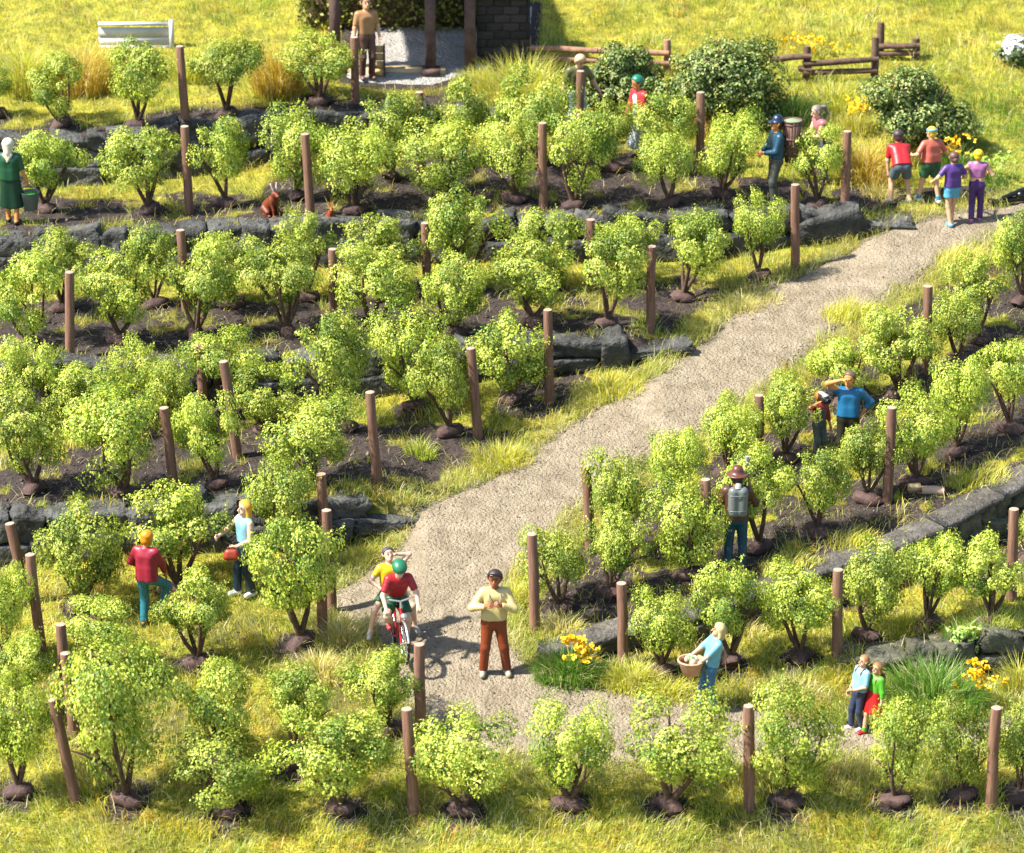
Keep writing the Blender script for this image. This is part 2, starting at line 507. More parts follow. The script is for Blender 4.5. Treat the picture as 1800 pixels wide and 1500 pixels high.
# stakes: row, top x, top y, base x, base y
STAKES = [
 ('A', 321, 82, 326, 222), ('A', 625, 66, 625, 180), ('B', 330, 222, 333, 376), ('B', 539, 236, 546, 382), ('B', 952, 216, 955, 364), ('B', 1485, 231, 1485, 374),
 ('Bb', 738, 163, 741, 300), ('Bb', 1020, 126, 1018, 262), ('Bb', 1229, 164, 1230, 302), ('C', 323, 406, 328, 545), ('C', 748, 392, 751, 520), ('C', 1038, 386, 1040, 510),
 ('D', 130, 478, 123, 632), ('D', 588, 438, 588, 562), ('D', 1143, 433, 1144, 585), ('D', 1393, 326, 1398, 474),
 ('E', 356, 607, 359, 742), ('E', 399, 636, 418, 802), ('E', 829, 613, 841, 768), ('E', 962, 546, 966, 710), ('F', 295, 716, 308, 869), ('F', 652, 690, 663, 855),
 ('G', 26, 921, 46, 1062), ('G', 567, 834, 573, 970), ('G', 577, 900, 584, 1078), ('H', 61, 977, 73, 1142), ('H', 567, 957, 567, 1122), ('H', 114, 1098, 118, 1245),
 ('I', 121, 1149, 130, 1290), ('I', 104, 1229, 134, 1412), ('I', 738, 1134, 740, 1302), ('J', 717, 1247, 728, 1428), ('J', 1312, 1242, 1317, 1422), ('J', 1740, 1243, 1741, 1422),
 ('K', 935, 939, 940, 1112), ('K', 1029, 818, 1038, 972), ('K', 1332, 697, 1335, 820), ('K', 1624, 504, 1630, 655), ('L', 1237, 845, 1247, 1002), ('L', 1562, 718, 1560, 884),
 ('M', 1092, 1025, 1096, 1168), ('M', 1466, 1001, 1470, 1160), ('M', 1773, 896, 1778, 1055)]
vine_pts = {r: [hit(v[0], v[1]) for v in vs] for r, vs in VINES.items()}
VXY = np.array([p[:2] for r in vine_pts for p in vine_pts[r]])


def grass_density(px, py, x, y):
    """share of the ground that carries turf, 0..1 (base pixel, world xy)"""
    sd = path_sd(x, y)
    yd = poly_sd(x, y, YARD_XY)
    _, tl = off_sys(px, py, LEFT)
    _, tr = off_sys(px, py, RIGHT)
    n = fbm(x * 0.75, y * 0.75, 21, 4)
    n2 = fbm(x * 2.3, y * 2.3, 31, 3)
    yA, _ = wall_yH(W_A, px); yD, _ = wall_yH(W_D, px); yE, HE = wall_yH(W_E, px); yF, HF = wall_yH(W_F, px)
    # left terraces: turf at the foot of each wall, soil towards the edge
    d = sstep(0.44, 0.24, tl + 0.5 * (n - 0.5)) * 0.95 + 0.6 * sstep(0.52, 0.64, n2) + 0.75 * sstep(0.90, 0.98, tl) * sstep(.35, .5, n2)
    d = np.where(py < yA, 0.9 * sstep(-12, -45, py - yA + 45 * (n - .5)), d)
    # lower left slope
    low = sstep(0, 130, py - yD)
    d = np.where((px < 760) & (py > yD), lerp(d, 0.55 + 0.7 * sstep(0.36, 0.56, n), low), d)
    # right of the path
    right = (px > 880) & (sd > 0) & (py > 380 + (1800 - px) * 0.3)
    dr = 0.14 + 0.8 * sstep(0.52, 0.66, n2)
    dr = np.where(py > yE, 0.35 + 0.8 * sstep(0.42, 0.58, n), dr)
    dr = np.where((HE > 0.08) & (np.abs(py - yE + 12) < 26), 0.12, dr)
    d = np.where(right, dr, d)
    d = np.where((px > 850) & (py > 1165) & (py < 1290), 0.95, d)
    # bottom strip
    d = np.where(py > 1285, 0.62 + 0.5 * sstep(0.33, 0.55, n), d)
    # meadow
    d = np.where((px > 1300) & (py < 352 - (px - 1300) * 0.02) & (py < yA + 130), np.maximum(d, sstep(370, 330, py)), d)
    d = np.where((px > 1120) & (py < 215), 1.0, d)
    d = np.where((py < 90), 1.0, d)
    # turf along the path edges
    d = np.maximum(d, 0.95 * sstep(0.8, 0.3, sd + 0.5 * (n2 - 0.5)) * (sd > -.12))
    # bare soil round the vines
    vd = np.full(np.shape(x), 9.0)
    for vx, vy in VXY:
        vd = np.minimum(vd, (x - vx) ** 2 + ((y - vy) * 0.8) ** 2)
    d = d * sstep(0.16, 0.52, np.sqrt(vd) + 0.25 * (n2 - 0.5))
    d = d * sstep(-0.10, 0.16, sd + 0.22 * (n2 - 0.5)) * sstep(0.0, 0.3, yd)
    return np.clip(d, 0, 1), sd


# ------------------------------------------------------------------ ground sheet
def axis(segs):
    out = []
    for a, b, n in segs:
        out.append(np.linspace(a, b, n, endpoint=False))
    return np.concatenate(out + [[segs[-1][1]]])


gx = axis([(-9000, -1500, 14), (-1500, -150, 70), (-150, 1950, 440), (1950, 3300, 70), (3300, 11000, 14)])
gy = axis([(-2700, -900, 30), (-900, 0, 70), (0, 1560, 370), (1560, 3600, 40)])
GX, GY = np.meshgrid(gx, gy)
B = base_pt(GX, GY)
Zg = height(B[..., 0], B[..., 1])
gd, gsd = grass_density(GX.ravel(), GY.ravel(), B[..., 0].ravel(), B[..., 1].ravel())
V = np.stack([B[..., 0], B[..., 1], Zg], -1).reshape(-1, 3)
ny, nx = GX.shape
ii = (np.arange(ny - 1)[:, None] * nx + np.arange(nx - 1)[None, :]).ravel()
Q = np.stack([ii, ii + nx, ii + nx + 1, ii + 1], 1)
gcol = np.stack([gd, sstep(0.6, -0.1, gsd), gd * 0], 1)


def ground_material():
    m, nt, n, l, b = new_mat('vineyard_soil')
    tc = n.new('ShaderNodeTexCoord')
    at = n.new('ShaderNodeAttribute'); at.attribute_name = 'col'
    sp = n.new('ShaderNodeSeparateColor'); l.new(at.outputs['Color'], sp.inputs[0])
    no = n.new('ShaderNodeTexNoise'); no.inputs['Scale'].default_value = 7; no.inputs['Detail'].default_value = 9; no.inputs['Roughness'].default_value = .7
    l.new(tc.outputs['Object'], no.inputs['Vector'])
    soil = n.new('ShaderNodeValToRGB')
    e = soil.color_ramp.elements
    e[0].position = 0.3; e[0].color = (0.018, 0.014, 0.012, 1); e[1].position = 0.62; e[1].color = (0.055, 0.042, 0.037, 1)
    x = e.new(0.78); x.color = (0.10, 0.082, 0.07, 1)
    l.new(no.outputs['Fac'], soil.inputs[0])
    turf = n.new('ShaderNodeValToRGB')
    e = turf.color_ramp.elements
    e[0].position = 0.35; e[0].color = (0.15, 0.15, 0.018, 1); e[1].position = 0.65; e[1].color = (0.36, 0.32, 0.035, 1)
    no2 = n.new('ShaderNodeTexNoise'); no2.inputs['Scale'].default_value = 3.2; no2.inputs['Detail'].default_value = 7
    l.new(tc.outputs['Object'], no2.inputs['Vector']); l.new(no2.outputs['Fac'], turf.inputs[0])
    mx = n.new('ShaderNodeMix'); mx.data_type = 'RGBA'
    mr = n.new('ShaderNodeMapRange'); mr.inputs['From Min'].default_value = .35; mr.inputs['From Max'].default_value = .85
    mr.inputs['To Max'].default_value = 0.85
    l.new(sp.outputs[0], mr.inputs['Value'])
    l.new(mr.outputs[0], mx.inputs['Factor']); l.new(soil.outputs[0], mx.inputs['A']); l.new(turf.outputs[0], mx.inputs['B'])
    # sandy dust beside the path
    mx2 = n.new('ShaderNodeMix'); mx2.data_type = 'RGBA'
    mm = n.new('ShaderNodeMath'); mm.operation = 'MULTIPLY'; mm.inputs[1].default_value = 0.8
    l.new(sp.outputs[1], mm.inputs[0]); l.new(mm.outputs[0], mx2.inputs['Factor'])
    l.new(mx.outputs['Result'], mx2.inputs['A']); mx2.inputs['B'].default_value = (0.18, 0.15, 0.105, 1)
    l.new(mx2.outputs['Result'], b.inputs['Base Color'])
    b.inputs['Roughness'].default_value = 0.95; b.inputs['Specular IOR Level'].default_value = 0.15
    nb = n.new('ShaderNodeTexNoise'); nb.inputs['Scale'].default_value = 16; nb.inputs['Detail'].default_value = 8
    l.new(tc.outputs['Object'], nb.inputs['Vector'])
    bp = n.new('ShaderNodeBump'); bp.inputs['Strength'].default_value = 0.9; bp.inputs['Distance'].default_value = 0.06
    l.new(nb.outputs['Fac'], bp.inputs['Height']); l.new(bp.outputs[0], b.inputs['Normal'])
    return m


M_ground = ground_material()
g = add('ground', mk_mesh('ground', V, Q, None, gcol, True, [M_ground]))
tag(g, 'dark brown vineyard soil stepping up the hillside in terraces', kind='structure')


def gravel_material(name, c1, c2, dark, vs=13.0):
    m, nt, n, l, b = new_mat(name)
    tc = n.new('ShaderNodeTexCoord')
    no = n.new('ShaderNodeTexNoise'); no.inputs['Scale'].default_value = 3.0; no.inputs['Detail'].default_value = 8
    l.new(tc.outputs['Object'], no.inputs['Vector'])
    cr = n.new('ShaderNodeValToRGB'); cr.color_ramp.elements[0].position = .35; cr.color_ramp.elements[1].position = .65
    cr.color_ramp.elements[0].color = (*c1, 1); cr.color_ramp.elements[1].color = (*c2, 1)
    l.new(no.outputs['Fac'], cr.inputs[0])
    vo = n.new('ShaderNodeTexVoronoi'); vo.inputs['Scale'].default_value = vs
    mpn = n.new('ShaderNodeTexNoise'); mpn.inputs['Scale'].default_value = 22
    l.new(tc.outputs['Object'], mpn.inputs['Vector'])
    va = n.new('ShaderNodeVectorMath'); va.operation = 'SCALE'; va.inputs['Scale'].default_value = 0.09
    vb = n.new('ShaderNodeVectorMath'); vb.operation = 'ADD'
    l.new(mpn.outputs['Color'], va.inputs[0]); l.new(va.outputs[0], vb.inputs[0]); l.new(tc.outputs['Object'], vb.inputs[1])
    l.new(vb.outputs[0], vo.inputs['Vector'])
    nb = n.new('ShaderNodeTexNoise'); nb.inputs['Scale'].default_value = 21; nb.inputs['Detail'].default_value = 4; nb.inputs['Roughness'].default_value = .6
    l.new(tc.outputs['Object'], nb.inputs['Vector'])
    pit = n.new('ShaderNodeMapRange'); pit.inputs['From Min'].default_value = .39; pit.inputs['From Max'].default_value = .33
    l.new(nb.outputs['Fac'], pit.inputs['Value'])
    mx = n.new('ShaderNodeMix'); mx.data_type = 'RGBA'
    l.new(pit.outputs[0], mx.inputs['Factor']); l.new(cr.outputs[0], mx.inputs['A']); mx.inputs['B'].default_value = (*dark, 1)
    l.new(mx.outputs['Result'], b.inputs['Base Color'])
    ad = n.new('ShaderNodeMath'); ad.operation = 'MULTIPLY_ADD'; ad.inputs[1].default_value = -0.5
    l.new(vo.outputs['Distance'], ad.inputs[0]); l.new(nb.outputs['Fac'], ad.inputs[2])
    bp = n.new('ShaderNodeBump'); bp.inputs['Strength'].default_value = 0.85; bp.inputs['Distance'].default_value = 0.08
    l.new(ad.outputs[0], bp.inputs['Height']); l.new(bp.outputs[0], b.inputs['Normal'])
    b.inputs['Roughness'].default_value = 0.95; b.inputs['Specular IOR Level'].default_value = 0.1
    return m


M_path = gravel_material('sandy_gravel', (0.200, 0.162, 0.110), (0.288, 0.238, 0.168), (0.055, 0.041, 0.026), 18.0)
M_yard = gravel_material('grey_gravel', (0.28, 0.26, 0.235), (0.37, 0.355, 0.325), (0.12, 0.11, 0.10))


def sheet(name, sdf, x0, x1, y0, y1, step, mat, label, lift=0.035, amp=0.03):
    ax = np.arange(x0, x1, step); ay = np.arange(y0, y1, step)
    X, Y = np.meshgrid(ax, ay)
    Bp = base_pt(X, Y)
    sd = sdf(Bp[..., 0], Bp[..., 1])
    keep = sd < 0.12
    z = height(Bp[..., 0], Bp[..., 1]) + lerp(-0.05, lift, sstep(0.08, -0.12, sd)) + amp * (fbm(Bp[..., 0] * 9, Bp[..., 1] * 9, 77, 3) - 0.5)
    ny, nx = X.shape
    ii = (np.arange(ny - 1)[:, None] * nx + np.arange(nx - 1)[None, :])
    kq = keep[:-1, :-1] & keep[1:, :-1] & keep[:-1, 1:] & keep[1:, 1:]
    ii = ii[kq]
    Qd = np.stack([ii, ii + nx, ii + nx + 1, ii + 1], 1)
    Vv = np.stack([Bp[..., 0], Bp[..., 1], z], -1).reshape(-1, 3)
    used = np.unique(Qd); rm = np.full(len(Vv), -1); rm[used] = np.arange(len(used))
    o = add(name, mk_mesh(name, Vv[used], rm[Qd], None, None, True, [mat]))
    return tag(o, label, kind='structure')


sheet('path', path_sd, 540, 2250, 310, 1365, 4.2, M_path, 'pale sandy gravel path winding down between the vineyard terraces')
sheet('yard', lambda x, y: poly_sd(x, y, YARD_XY), 410, 960, 10, 180, 5, M_yard, 'pale grey gravel yard in front of the timber porch', 0.02, 0.02)

# loose pebbles on the path
rng = np.random.RandomState(4)
n = 52000
cx = rng.uniform(540, 1990, n); cy = rng.uniform(330, 1360, n)
bp_ = base_pt(cx, cy)
ps = path_sd(bp_[:, 0], bp_[:, 1])
edge = np.exp(-np.abs(ps) / 0.25)
k = (ps < 0.12) & (rng.rand(n) < 0.28 + 0.5 * edge)
bp_ = bp_[k]; nn = len(bp_)
zz = height(bp_[:, 0], bp_[:, 1]) + 0.03
r = rng.uniform(0.008, 0.022, nn) * (1 + 0.6 * (rng.rand(nn) < 0.05))
octv = np.array([[1, 0, 0], [0, 1, 0], [-1, 0, 0], [0, -1, 0], [0, 0, .7], [0, 0, -.7]], float)
jit = rng.uniform(0.6, 1.35, (nn, 6, 1))
PV = np.stack([bp_[:, 0], bp_[:, 1], zz], 1)[:, None, :] + octv[None] * jit * r[:, None, None]
ot = np.array([[0, 1, 4], [1, 2, 4], [2, 3, 4], [3, 0, 4], [1, 0, 5], [2, 1, 5], [3, 2, 5], [0, 3, 5]])
PT = (np.arange(nn)[:, None, None] * 6 + ot[None]).reshape(-1, 3)
M_peb = leaf_mat('pebble', 0.0, 1.0, 0.0)
pc = np.where(rng.rand(nn, 1) < .5, np.array([[.07, .052, .034]]), np.array([[.33, .28, .2]])) * rng.uniform(.6, 1.25, (nn, 1))
tag(add('gravel', mk_mesh('gravel', PV.reshape(-1, 3), None, PT, np.repeat(pc, 6, 0), False, [M_peb])), 'loose pebbles and grit scattered over the path', kind='stuff')


# ------------------------------------------------------------------ grass
def blades(P, L, W, lean_dir, lean, col, rng, droop=0.5):
    """tapered bent blades; returns verts (n*5,3), quads, tris, colours"""
    n = len(P)
    th = rng.uniform(0, 2 * math.pi, n)
    wv = np.stack([np.cos(th), np.sin(th), np.zeros(n)], 1) * (W / 2)[:, None]
    ld = np.stack([np.cos(lean_dir), np.sin(lean_dir), np.zeros(n)], 1)
    up1 = np.array([0, 0, 1.0])
    s, c = np.sin(lean)[:, None], np.cos(lean)[:, None]
    d1 = ld * s * 0.6 + up1 * (c + 0.25)
    d1 /= np.linalg.norm(d1, axis=1)[:, None]
    l2 = lean + droop
    d2 = ld * np.sin(l2)[:, None] + up1 * np.cos(l2)[:, None]
    M = P + d1 * (L * 0.5)[:, None]
    T = M + d2 * (L * 0.5)[:, None]
    V = np.stack([P - wv, P + wv, M - wv * 0.75, M + wv * 0.75, T], 1).reshape(-1, 3)
    b = np.arange(n)[:, None] * 5
    Q = b + np.array([[0, 1, 3, 2]])
    Tt = b + np.array([[2, 3, 4]])
    C = np.repeat(col[:, None, :], 5, 1)
    return V, Q, Tt, C.reshape(-1, 3)


G_YEL = np.array((0.74, 0.65, 0.085)); G_GRN = np.array((0.42, 0.49, 0.055)); G_ORA = np.array((0.72, 0.42, 0.06)); G_STR = np.array((0.68, 0.59, 0.32)); G_DK = np.array((0.14, 0.24, 0.03))


def turf_colour(x, y, rng, py=None):
    n = len(x)
    a = fbm(x * 1.1, y * 1.1, 41, 3); b = fbm(x * 2.6, y * 2.6, 51, 3)
    u = rng.rand(n)
    c = lerp(G_GRN, G_YEL, np.clip((a - 0.38) * 2.6 + 0.5 * (u - 0.5), 0, 1)[:, None])
    t = np.clip((b - 0.50) * 4, 0, 1) * (rng.rand(n) < 0.5)
    c = lerp(c, G_ORA, t[:, None])
    s = (rng.rand(n) < 0.12)
    c[s] = G_STR
    g_ = rng.rand(n) < 0.22
    c[g_] = G_DK * 1.3
    return c * rng.uniform(0.55, 1.2, (n, 1))


def build_grass():
    rng = np.random.RandomState(11)
    n = 640000
    px = rng.uniform(-220, 2020, n); py = rng.uniform(-40, 1560, n)
    bp = base_pt(px, py)
    d, sd = grass_density(px, py, bp[:, 0], bp[:, 1])
    k = rng.rand(n) < d * 0.95
    px, py, bp, sd = px[k], py[k], bp[k], sd[k]
    x, y = bp[:, 0], bp[:, 1]
    z = height(x, y) - 0.01
    n = len(x)
    ln = fbm(x * 1.4, y * 1.4, 61, 3)
    L = rng.uniform(0.05, 0.16, n) * (0.8 + 1.2 * sstep(0.5, 0.7, ln))
    long_ = rng.rand(n) < (0.06 + 0.26 * sstep(0.65, 0.15, np.abs(sd - 0.25)))
    L = np.where(long_, rng.uniform(0.18, 0.40, n), L)
    L = np.where((py < 200) & (px > 1200), L * 1.5, L)
    W = np.where(long_, 0.0105, 0.0115) * rng.uniform(0.8, 1.3, n)
    ldir = fbm(x * 0.8, y * 0.8, 71, 2) * 9 + rng.normal(0, 0.9, n)
    lean = np.abs(rng.normal(0.45, 0.45, n)) + np.where(long_, 0.35, 0)
    c = turf_colour(x, y, rng)
    c[long_] = lerp(c[long_], np.where(rng.rand(long_.sum(), 1) < .5, G_STR, G_GRN), 0.55)
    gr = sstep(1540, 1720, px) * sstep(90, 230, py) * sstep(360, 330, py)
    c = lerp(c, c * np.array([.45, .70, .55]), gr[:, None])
    # longer verge grass spilling over the path edges
    m = 150000
    qx = rng.uniform(500, 2000, m); qy = rng.uniform(330, 1365, m)
    qb = base_pt(qx, qy); qs = path_sd(qb[:, 0], qb[:, 1])
    nn2 = fbm(qb[:, 0] * 1.3, qb[:, 1] * 1.3, 91, 3)
    kk = (qs > -.10) & (qs < .75) & (rng.rand(m) < .75 * sstep(.40, .58, nn2) * sstep(.75, .2, qs))
    qb, qs = qb[kk], qs[kk]; m = len(qb)
    zq = height(qb[:, 0], qb[:, 1])
    cq = turf_colour(qb[:, 0], qb[:, 1], rng)
    cq = lerp(cq, np.where(rng.rand(m, 1) < .45, G_STR, G_GRN), .6)
    x = np.concatenate([x, qb[:, 0]]); y = np.concatenate([y, qb[:, 1]]); z = np.concatenate([z, zq])
    L = np.concatenate([L, rng.uniform(.15, .42, m)]); W = np.concatenate([W, rng.uniform(.008, .013, m)])
    ldir = np.concatenate([ldir, fbm(qb[:, 0], qb[:, 1], 95, 2) * 9 + rng.normal(0, 1.0, m)])
    lean = np.concatenate([lean, np.abs(rng.normal(.6, .4, m))]); c = np.concatenate([c, cq])
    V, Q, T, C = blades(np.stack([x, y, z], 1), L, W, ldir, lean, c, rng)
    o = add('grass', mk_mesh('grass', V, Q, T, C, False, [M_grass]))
    tag(o, 'short yellow green turf growing in patches over the terraces and path edges', kind='stuff')


build_grass()

# dry fallen straw lying over the soil
rng = np.random.RandomState(19)
n = 17000
px = rng.uniform(-60, 1860, n); py = rng.uniform(180, 1480, n)
bp_ = base_pt(px, py)
d, sd = grass_density(px, py, bp_[:, 0], bp_[:, 1])
k = (sd > 0.05) & (rng.rand(n) < 0.3 + 0.5 * (d > 0.1))
bp_ = bp_[k]; nn = len(bp_)
P = np.stack([bp_[:, 0], bp_[:, 1], height(bp_[:, 0], bp_[:, 1]) + 0.02], 1)
V, Q, T, C = blades(P, rng.uniform(.15, .45, nn), np.full(nn, 0.009), rng.uniform(0, 6.3, nn), rng.uniform(0.9, 1.5, nn), lerp(G_STR, G_YEL, rng.rand(nn, 1)) * rng.uniform(.5, 1.1, (nn, 1)), rng, 0.15)
tag(add('straw', mk_mesh('straw', V, Q, T, C, False, [M_grass])), 'dry straw stalks lying across the soil', kind='stuff')

rng = np.random.RandomState(23)
n = 26000
px = rng.uniform(-60, 1860, n); py = rng.uniform(170, 1480, n)
bp_ = base_pt(px, py)
d, sd = grass_density(px, py, bp_[:, 0], bp_[:, 1])
k = (sd > 0.0) & (rng.rand(n) < 1.05 - d)
bp_ = bp_[k]; nn = len(bp_)
r = rng.uniform(0.010, 0.032, nn) * (1 + 1.3 * (rng.rand(nn) < .05))
PV = np.stack([bp_[:, 0], bp_[:, 1], height(bp_[:, 0], bp_[:, 1]) + .004], 1)[:, None, :] + octv[None] * rng.uniform(0.5, 1.4, (nn, 6, 1)) * r[:, None, None]
pc = np.where(rng.rand(nn, 1) < .85, np.array([[.045, .034, .030]]), np.array([[.14, .12, .10]])) * rng.uniform(.6, 1.4, (nn, 1))
tag(add('soil_crumbs', mk_mesh('soil_crumbs', PV.reshape(-1, 3), None, (np.arange(nn)[:, None, None] * 6 + ot[None]).reshape(-1, 3), np.repeat(pc, 6, 0), False, [M_peb])), 'loose dark soil crumbs and small stones between the vines', kind='stuff')

# ------------------------------------------------------------------ retaining walls
def stone_mesh(name, seed, mat, n=4, rough=0.16):
    rng = np.random.RandomState(seed)
    lin = np.linspace(-1, 1, n)
    idx = {}; V = []; Q = []
    def vid(p):
        key = tuple(np.round(p, 4))
        if key not in idx:
            idx[key] = len(V); V.append(p)
        return idx[key]
    for ax in range(3):
        for s in (-1, 1):
            for i in range(n - 1):
                for j in range(n - 1):
                    q = []
                    for a, b in ((i, j), (i + 1, j), (i + 1, j + 1), (i, j + 1)):
                        p = [0, 0, 0]; p[ax] = s; p[(ax + 1) % 3] = lin[a]; p[(ax + 2) % 3] = lin[b]
                        q.append(vid(p))
                    Q.append(q if s > 0 else q[::-1])
    V = np.array(V, float)
    l = np.linalg.norm(V, axis=1, keepdims=True)
    V = lerp(V, V / l * 1.15, 0.13)
    V *= 0.5
    off = rng.uniform(0, 50, 3)
    dsp = fbm(V[:, 0] * 2.6 + off[0] + V[:, 2] * 1.7, V[:, 1] * 2.6 + off[1] + V[:, 2], seed, 3) - 0.5
    d2 = fbm(V[:, 0] * 6 + off[1] + V[:, 2] * 4.3, V[:, 1] * 6 + off[2] - V[:, 2] * 3.1, seed + 3, 2) - 0.5
    V = V * (1 + rough * 1.3 * dsp + rough * .8 * d2)[:, None] + rng.normal(0, 0.012, V.shape)
    return mk_mesh(name, V, np.array(Q), None, None, True, [mat])


STONES = [stone_mesh('stone', 100 + i, M_stone, 7, 0.30) for i in range(10)]
FSTONES = [stone_mesh('stone', 200 + i, M_facestone, 6, 0.34) for i in range(8)]


def wall_line(W, x0, x1):
    xs = np.arange(x0, x1, 3.0)
    y, H = wall_yH(W, xs)
    b = base_pt(xs, y)
    s = np.concatenate([[0], np.cumsum(np.linalg.norm(np.diff(b[:, :2], axis=0), axis=1))])
    return b, H, s


def build_wall(W, x0, x1, label, seed, meshes, coping=False, lmin=0.4, lmax=1.35, ch=0.36, front=0.10):
    b, H, s = wall_line(W, x0, x1)
    root = thing('retaining_wall', label, 'wall', b[len(b) // 2], 0, 'stone retaining walls of the terraces')
    rng = np.random.RandomState(seed)
    top = 0.13 if coping else 0.0
    for course in range(3):
        pos = s[0] - rng.uniform(0, .4)
        while pos < s[-1]:
            L = rng.uniform(lmin, lmax)
            mid = pos + L / 2
            pos += L
            Hm = float(np.interp(mid, s, H))
            if Hm < 0.10: continue
            hw = Hm - top
            n = 1 if hw < ch * 1.3 else (2 if hw < ch * 2.4 else 3)
            if course >= n: continue
            hh = hw / n
            p = np.array([np.interp(mid, s, b[:, i]) for i in range(3)])
            q = np.array([np.interp(mid + 0.2, s, b[:, i]) for i in range(3)])
            tang = math.atan2(q[1] - p[1], q[0] - p[0])
            nrm = np.array([math.sin(tang), -math.cos(tang)])          # towards the downhill side
            dep = rng.uniform(0.45, 0.6)
            z0 = SL * p[1] - Hm / 2 + course * hh
            c = np.array([p[0] + nrm[0] * (front + rng.uniform(-.05, .05) - dep / 2 + 0.12 - 0.05 * course), p[1] + nrm[1] * (front + rng.uniform(-.05, .05) - dep / 2 + 0.12 - 0.05 * course), z0 + hh / 2 + (0.03 if course == n - 1 and not coping else 0)])
            o = add('stone', meshes[rng.randint(len(meshes))], root)
            o.location = c - np.array(root.location)
            o.rotation_euler = (rng.normal(0, .10), rng.normal(0, .13), tang + rng.normal(0, .06) + (math.pi if rng.rand() < .5 else 0))
            o.scale = (L * 1.03, dep, hh * rng.uniform(0.9, 1.35) + 0.03)
    if coping:
        pos = s[0]
        while pos < s[-1] - 0.2:
            L = min(rng.uniform(0.9, 1.6), s[-1] - pos)
            xs = np.linspace(pos, pos + L - 0.012, 7)
            mb = MB()
            pts = np.stack([np.interp(xs, s, b[:, i]) for i in range(3)], 1)
            Hs = np.interp(xs, s, H)
            tg = np.gradient(pts[:, :2], axis=0); tg /= np.linalg.norm(tg, axis=1)[:, None]
            nr = np.stack([tg[:, 1], -tg[:, 0]], 1)
            zt = SL * pts[:, 1] + Hs / 2 + 0.035
            rows = []
            prof = [(0.17, -0.14), (0.21, -0.10), (0.20, -0.015), (0.16, 0.0), (0.02, 0.012), (-0.15, 0.008), (-0.30, 0.0), (-0.36, -0.03), (-0.36, -0.14)]
            for (of, dz) in prof:
                jt = 0.035 * (vnoise(xs * 3.1 + of * 7, np.full(7, of * 3 + seed), 3) - .5)
                rows.append(np.column_stack([pts[:, :2] + nr * (of + (jt if of > 0 else 0 * jt))[:, None], zt + dz + 0.4 * jt]))
            Vv = np.concatenate(rows) - np.array(root.location)
            m = len(xs)
            Qd = [(i * m + j, i * m + j + 1, (i + 1) * m + j + 1, (i + 1) * m + j) for i in range(len(prof) - 1) for j in range(m - 1)]
            ends = []
            k_ = len(prof)
            for j in (0, m - 1):
                ring = [i * m + j for i in range(k_)]
                for a in range(1, k_ - 1):
                    ends.append((ring[0], ring[a + 1], ring[a]) if j == 0 else (ring[0], ring[a], ring[a + 1]))
            mb.push(Vv, Qd, ends)
            o = mb.build('coping_slab', M_coping, root)
            pos += L
    return root


build_wall(W_A, -90, 935, 'grey stone retaining wall under the top row of vines, highest of the walls', 1, STONES)
build_wall(W_B, -90, 1545, 'long grey stone wall with the two brown hares above it, second from top', 2, STONES)
build_wall(W_C, -90, 1150, 'dark grey stone wall across the middle, ending in a long flat boulder', 3, STONES)
build_wall(W_D, -90, 742, 'grey stone wall behind the blonde woman, lowest of the walls beside the path', 4, STONES)
build_wall(W_E, 945, 1960, 'curving mossy stone wall topped by smooth pale coping slabs', 5, FSTONES, True, 0.3, 0.75, 0.3, 0.04)
build_wall(W_F, 1500, 1960, 'low mossy stone wall behind the green tuft with yellow flowers', 6, FSTONES, False, 0.4, 0.9, 0.4, 0.06)

# ------------------------------------------------------------------ leaves and crowns
def leaf_quads(P, N, L, wid, col, rng):
    """small folded diamond leaves at P facing N"""
    n = len(P)
    N = N / (np.linalg.norm(N, axis=1, keepdims=True) + 1e-9)
    a = rng.normal(0, 1, (n, 3))
    a -= N * np.sum(a * N, 1, keepdims=True)
    a /= np.linalg.norm(a, axis=1, keepdims=True) + 1e-9
    b = np.cross(N, a)
    L = L[:, None]
    fold = N * L * 0.16
    v0 = P - a * L * 0.5
    v2 = P + a * L * 0.5 - N * L * 0.10
    v1 = P + b * L * wid * 0.5 + fold + a * L * 0.05
    v3 = P - b * L * wid * 0.5 + fold + a * L * 0.05
    V = np.stack([v0, v1, v2, v3], 1).reshape(-1, 3)
    base = np.arange(n)[:, None] * 4
    T = np.concatenate([base + np.array([[0, 1, 2]]), base + np.array([[0, 2, 3]])])
    C = np.repeat(col[:, None, :], 4, 1).reshape(-1, 3)
    return V, T, C


V_LT = np.array((0.585, 0.635, 0.125)); V_MD = np.array((0.34, 0.43, 0.036)); V_DK = np.array((0.08, 0.165, 0.015)); V_OL = np.array((0.38, 0.34, 0.035))


def crown_points(rng, centers, radii, dark, n, wisp=0.1):
    w = radii ** 2
    ci = rng.choice(len(centers), n, p=w / w.sum())
    d = rng.normal(0, 1, (n, 3)); d /= np.linalg.norm(d, axis=1, keepdims=True)
    lump = 0.75 + 0.6 * vnoise(d[:, 0] * 2.2 + ci * 7.1, d[:, 1] * 2.2 + d[:, 2] * 1.7, 5)
    rr = radii[ci] * lump * (0.62 + 0.42 * rng.rand(n) ** 0.7)
    wz = rng.rand(n) < wisp
    rr = np.where(wz, rr * rng.uniform(1.05, 1.3, n), rr)
    P = centers[ci] + d * rr[:, None] * np.array([1, 1, 0.9])
    cc = P - centers.mean(0); cc /= np.linalg.norm(cc, axis=1, keepdims=True) + .05
    N = d * 0.8 + cc * 0.7 + np.array([0, 0, 0.5]) + rng.normal(0, 0.37, (n, 3))
    return P, N, dark[ci], ci


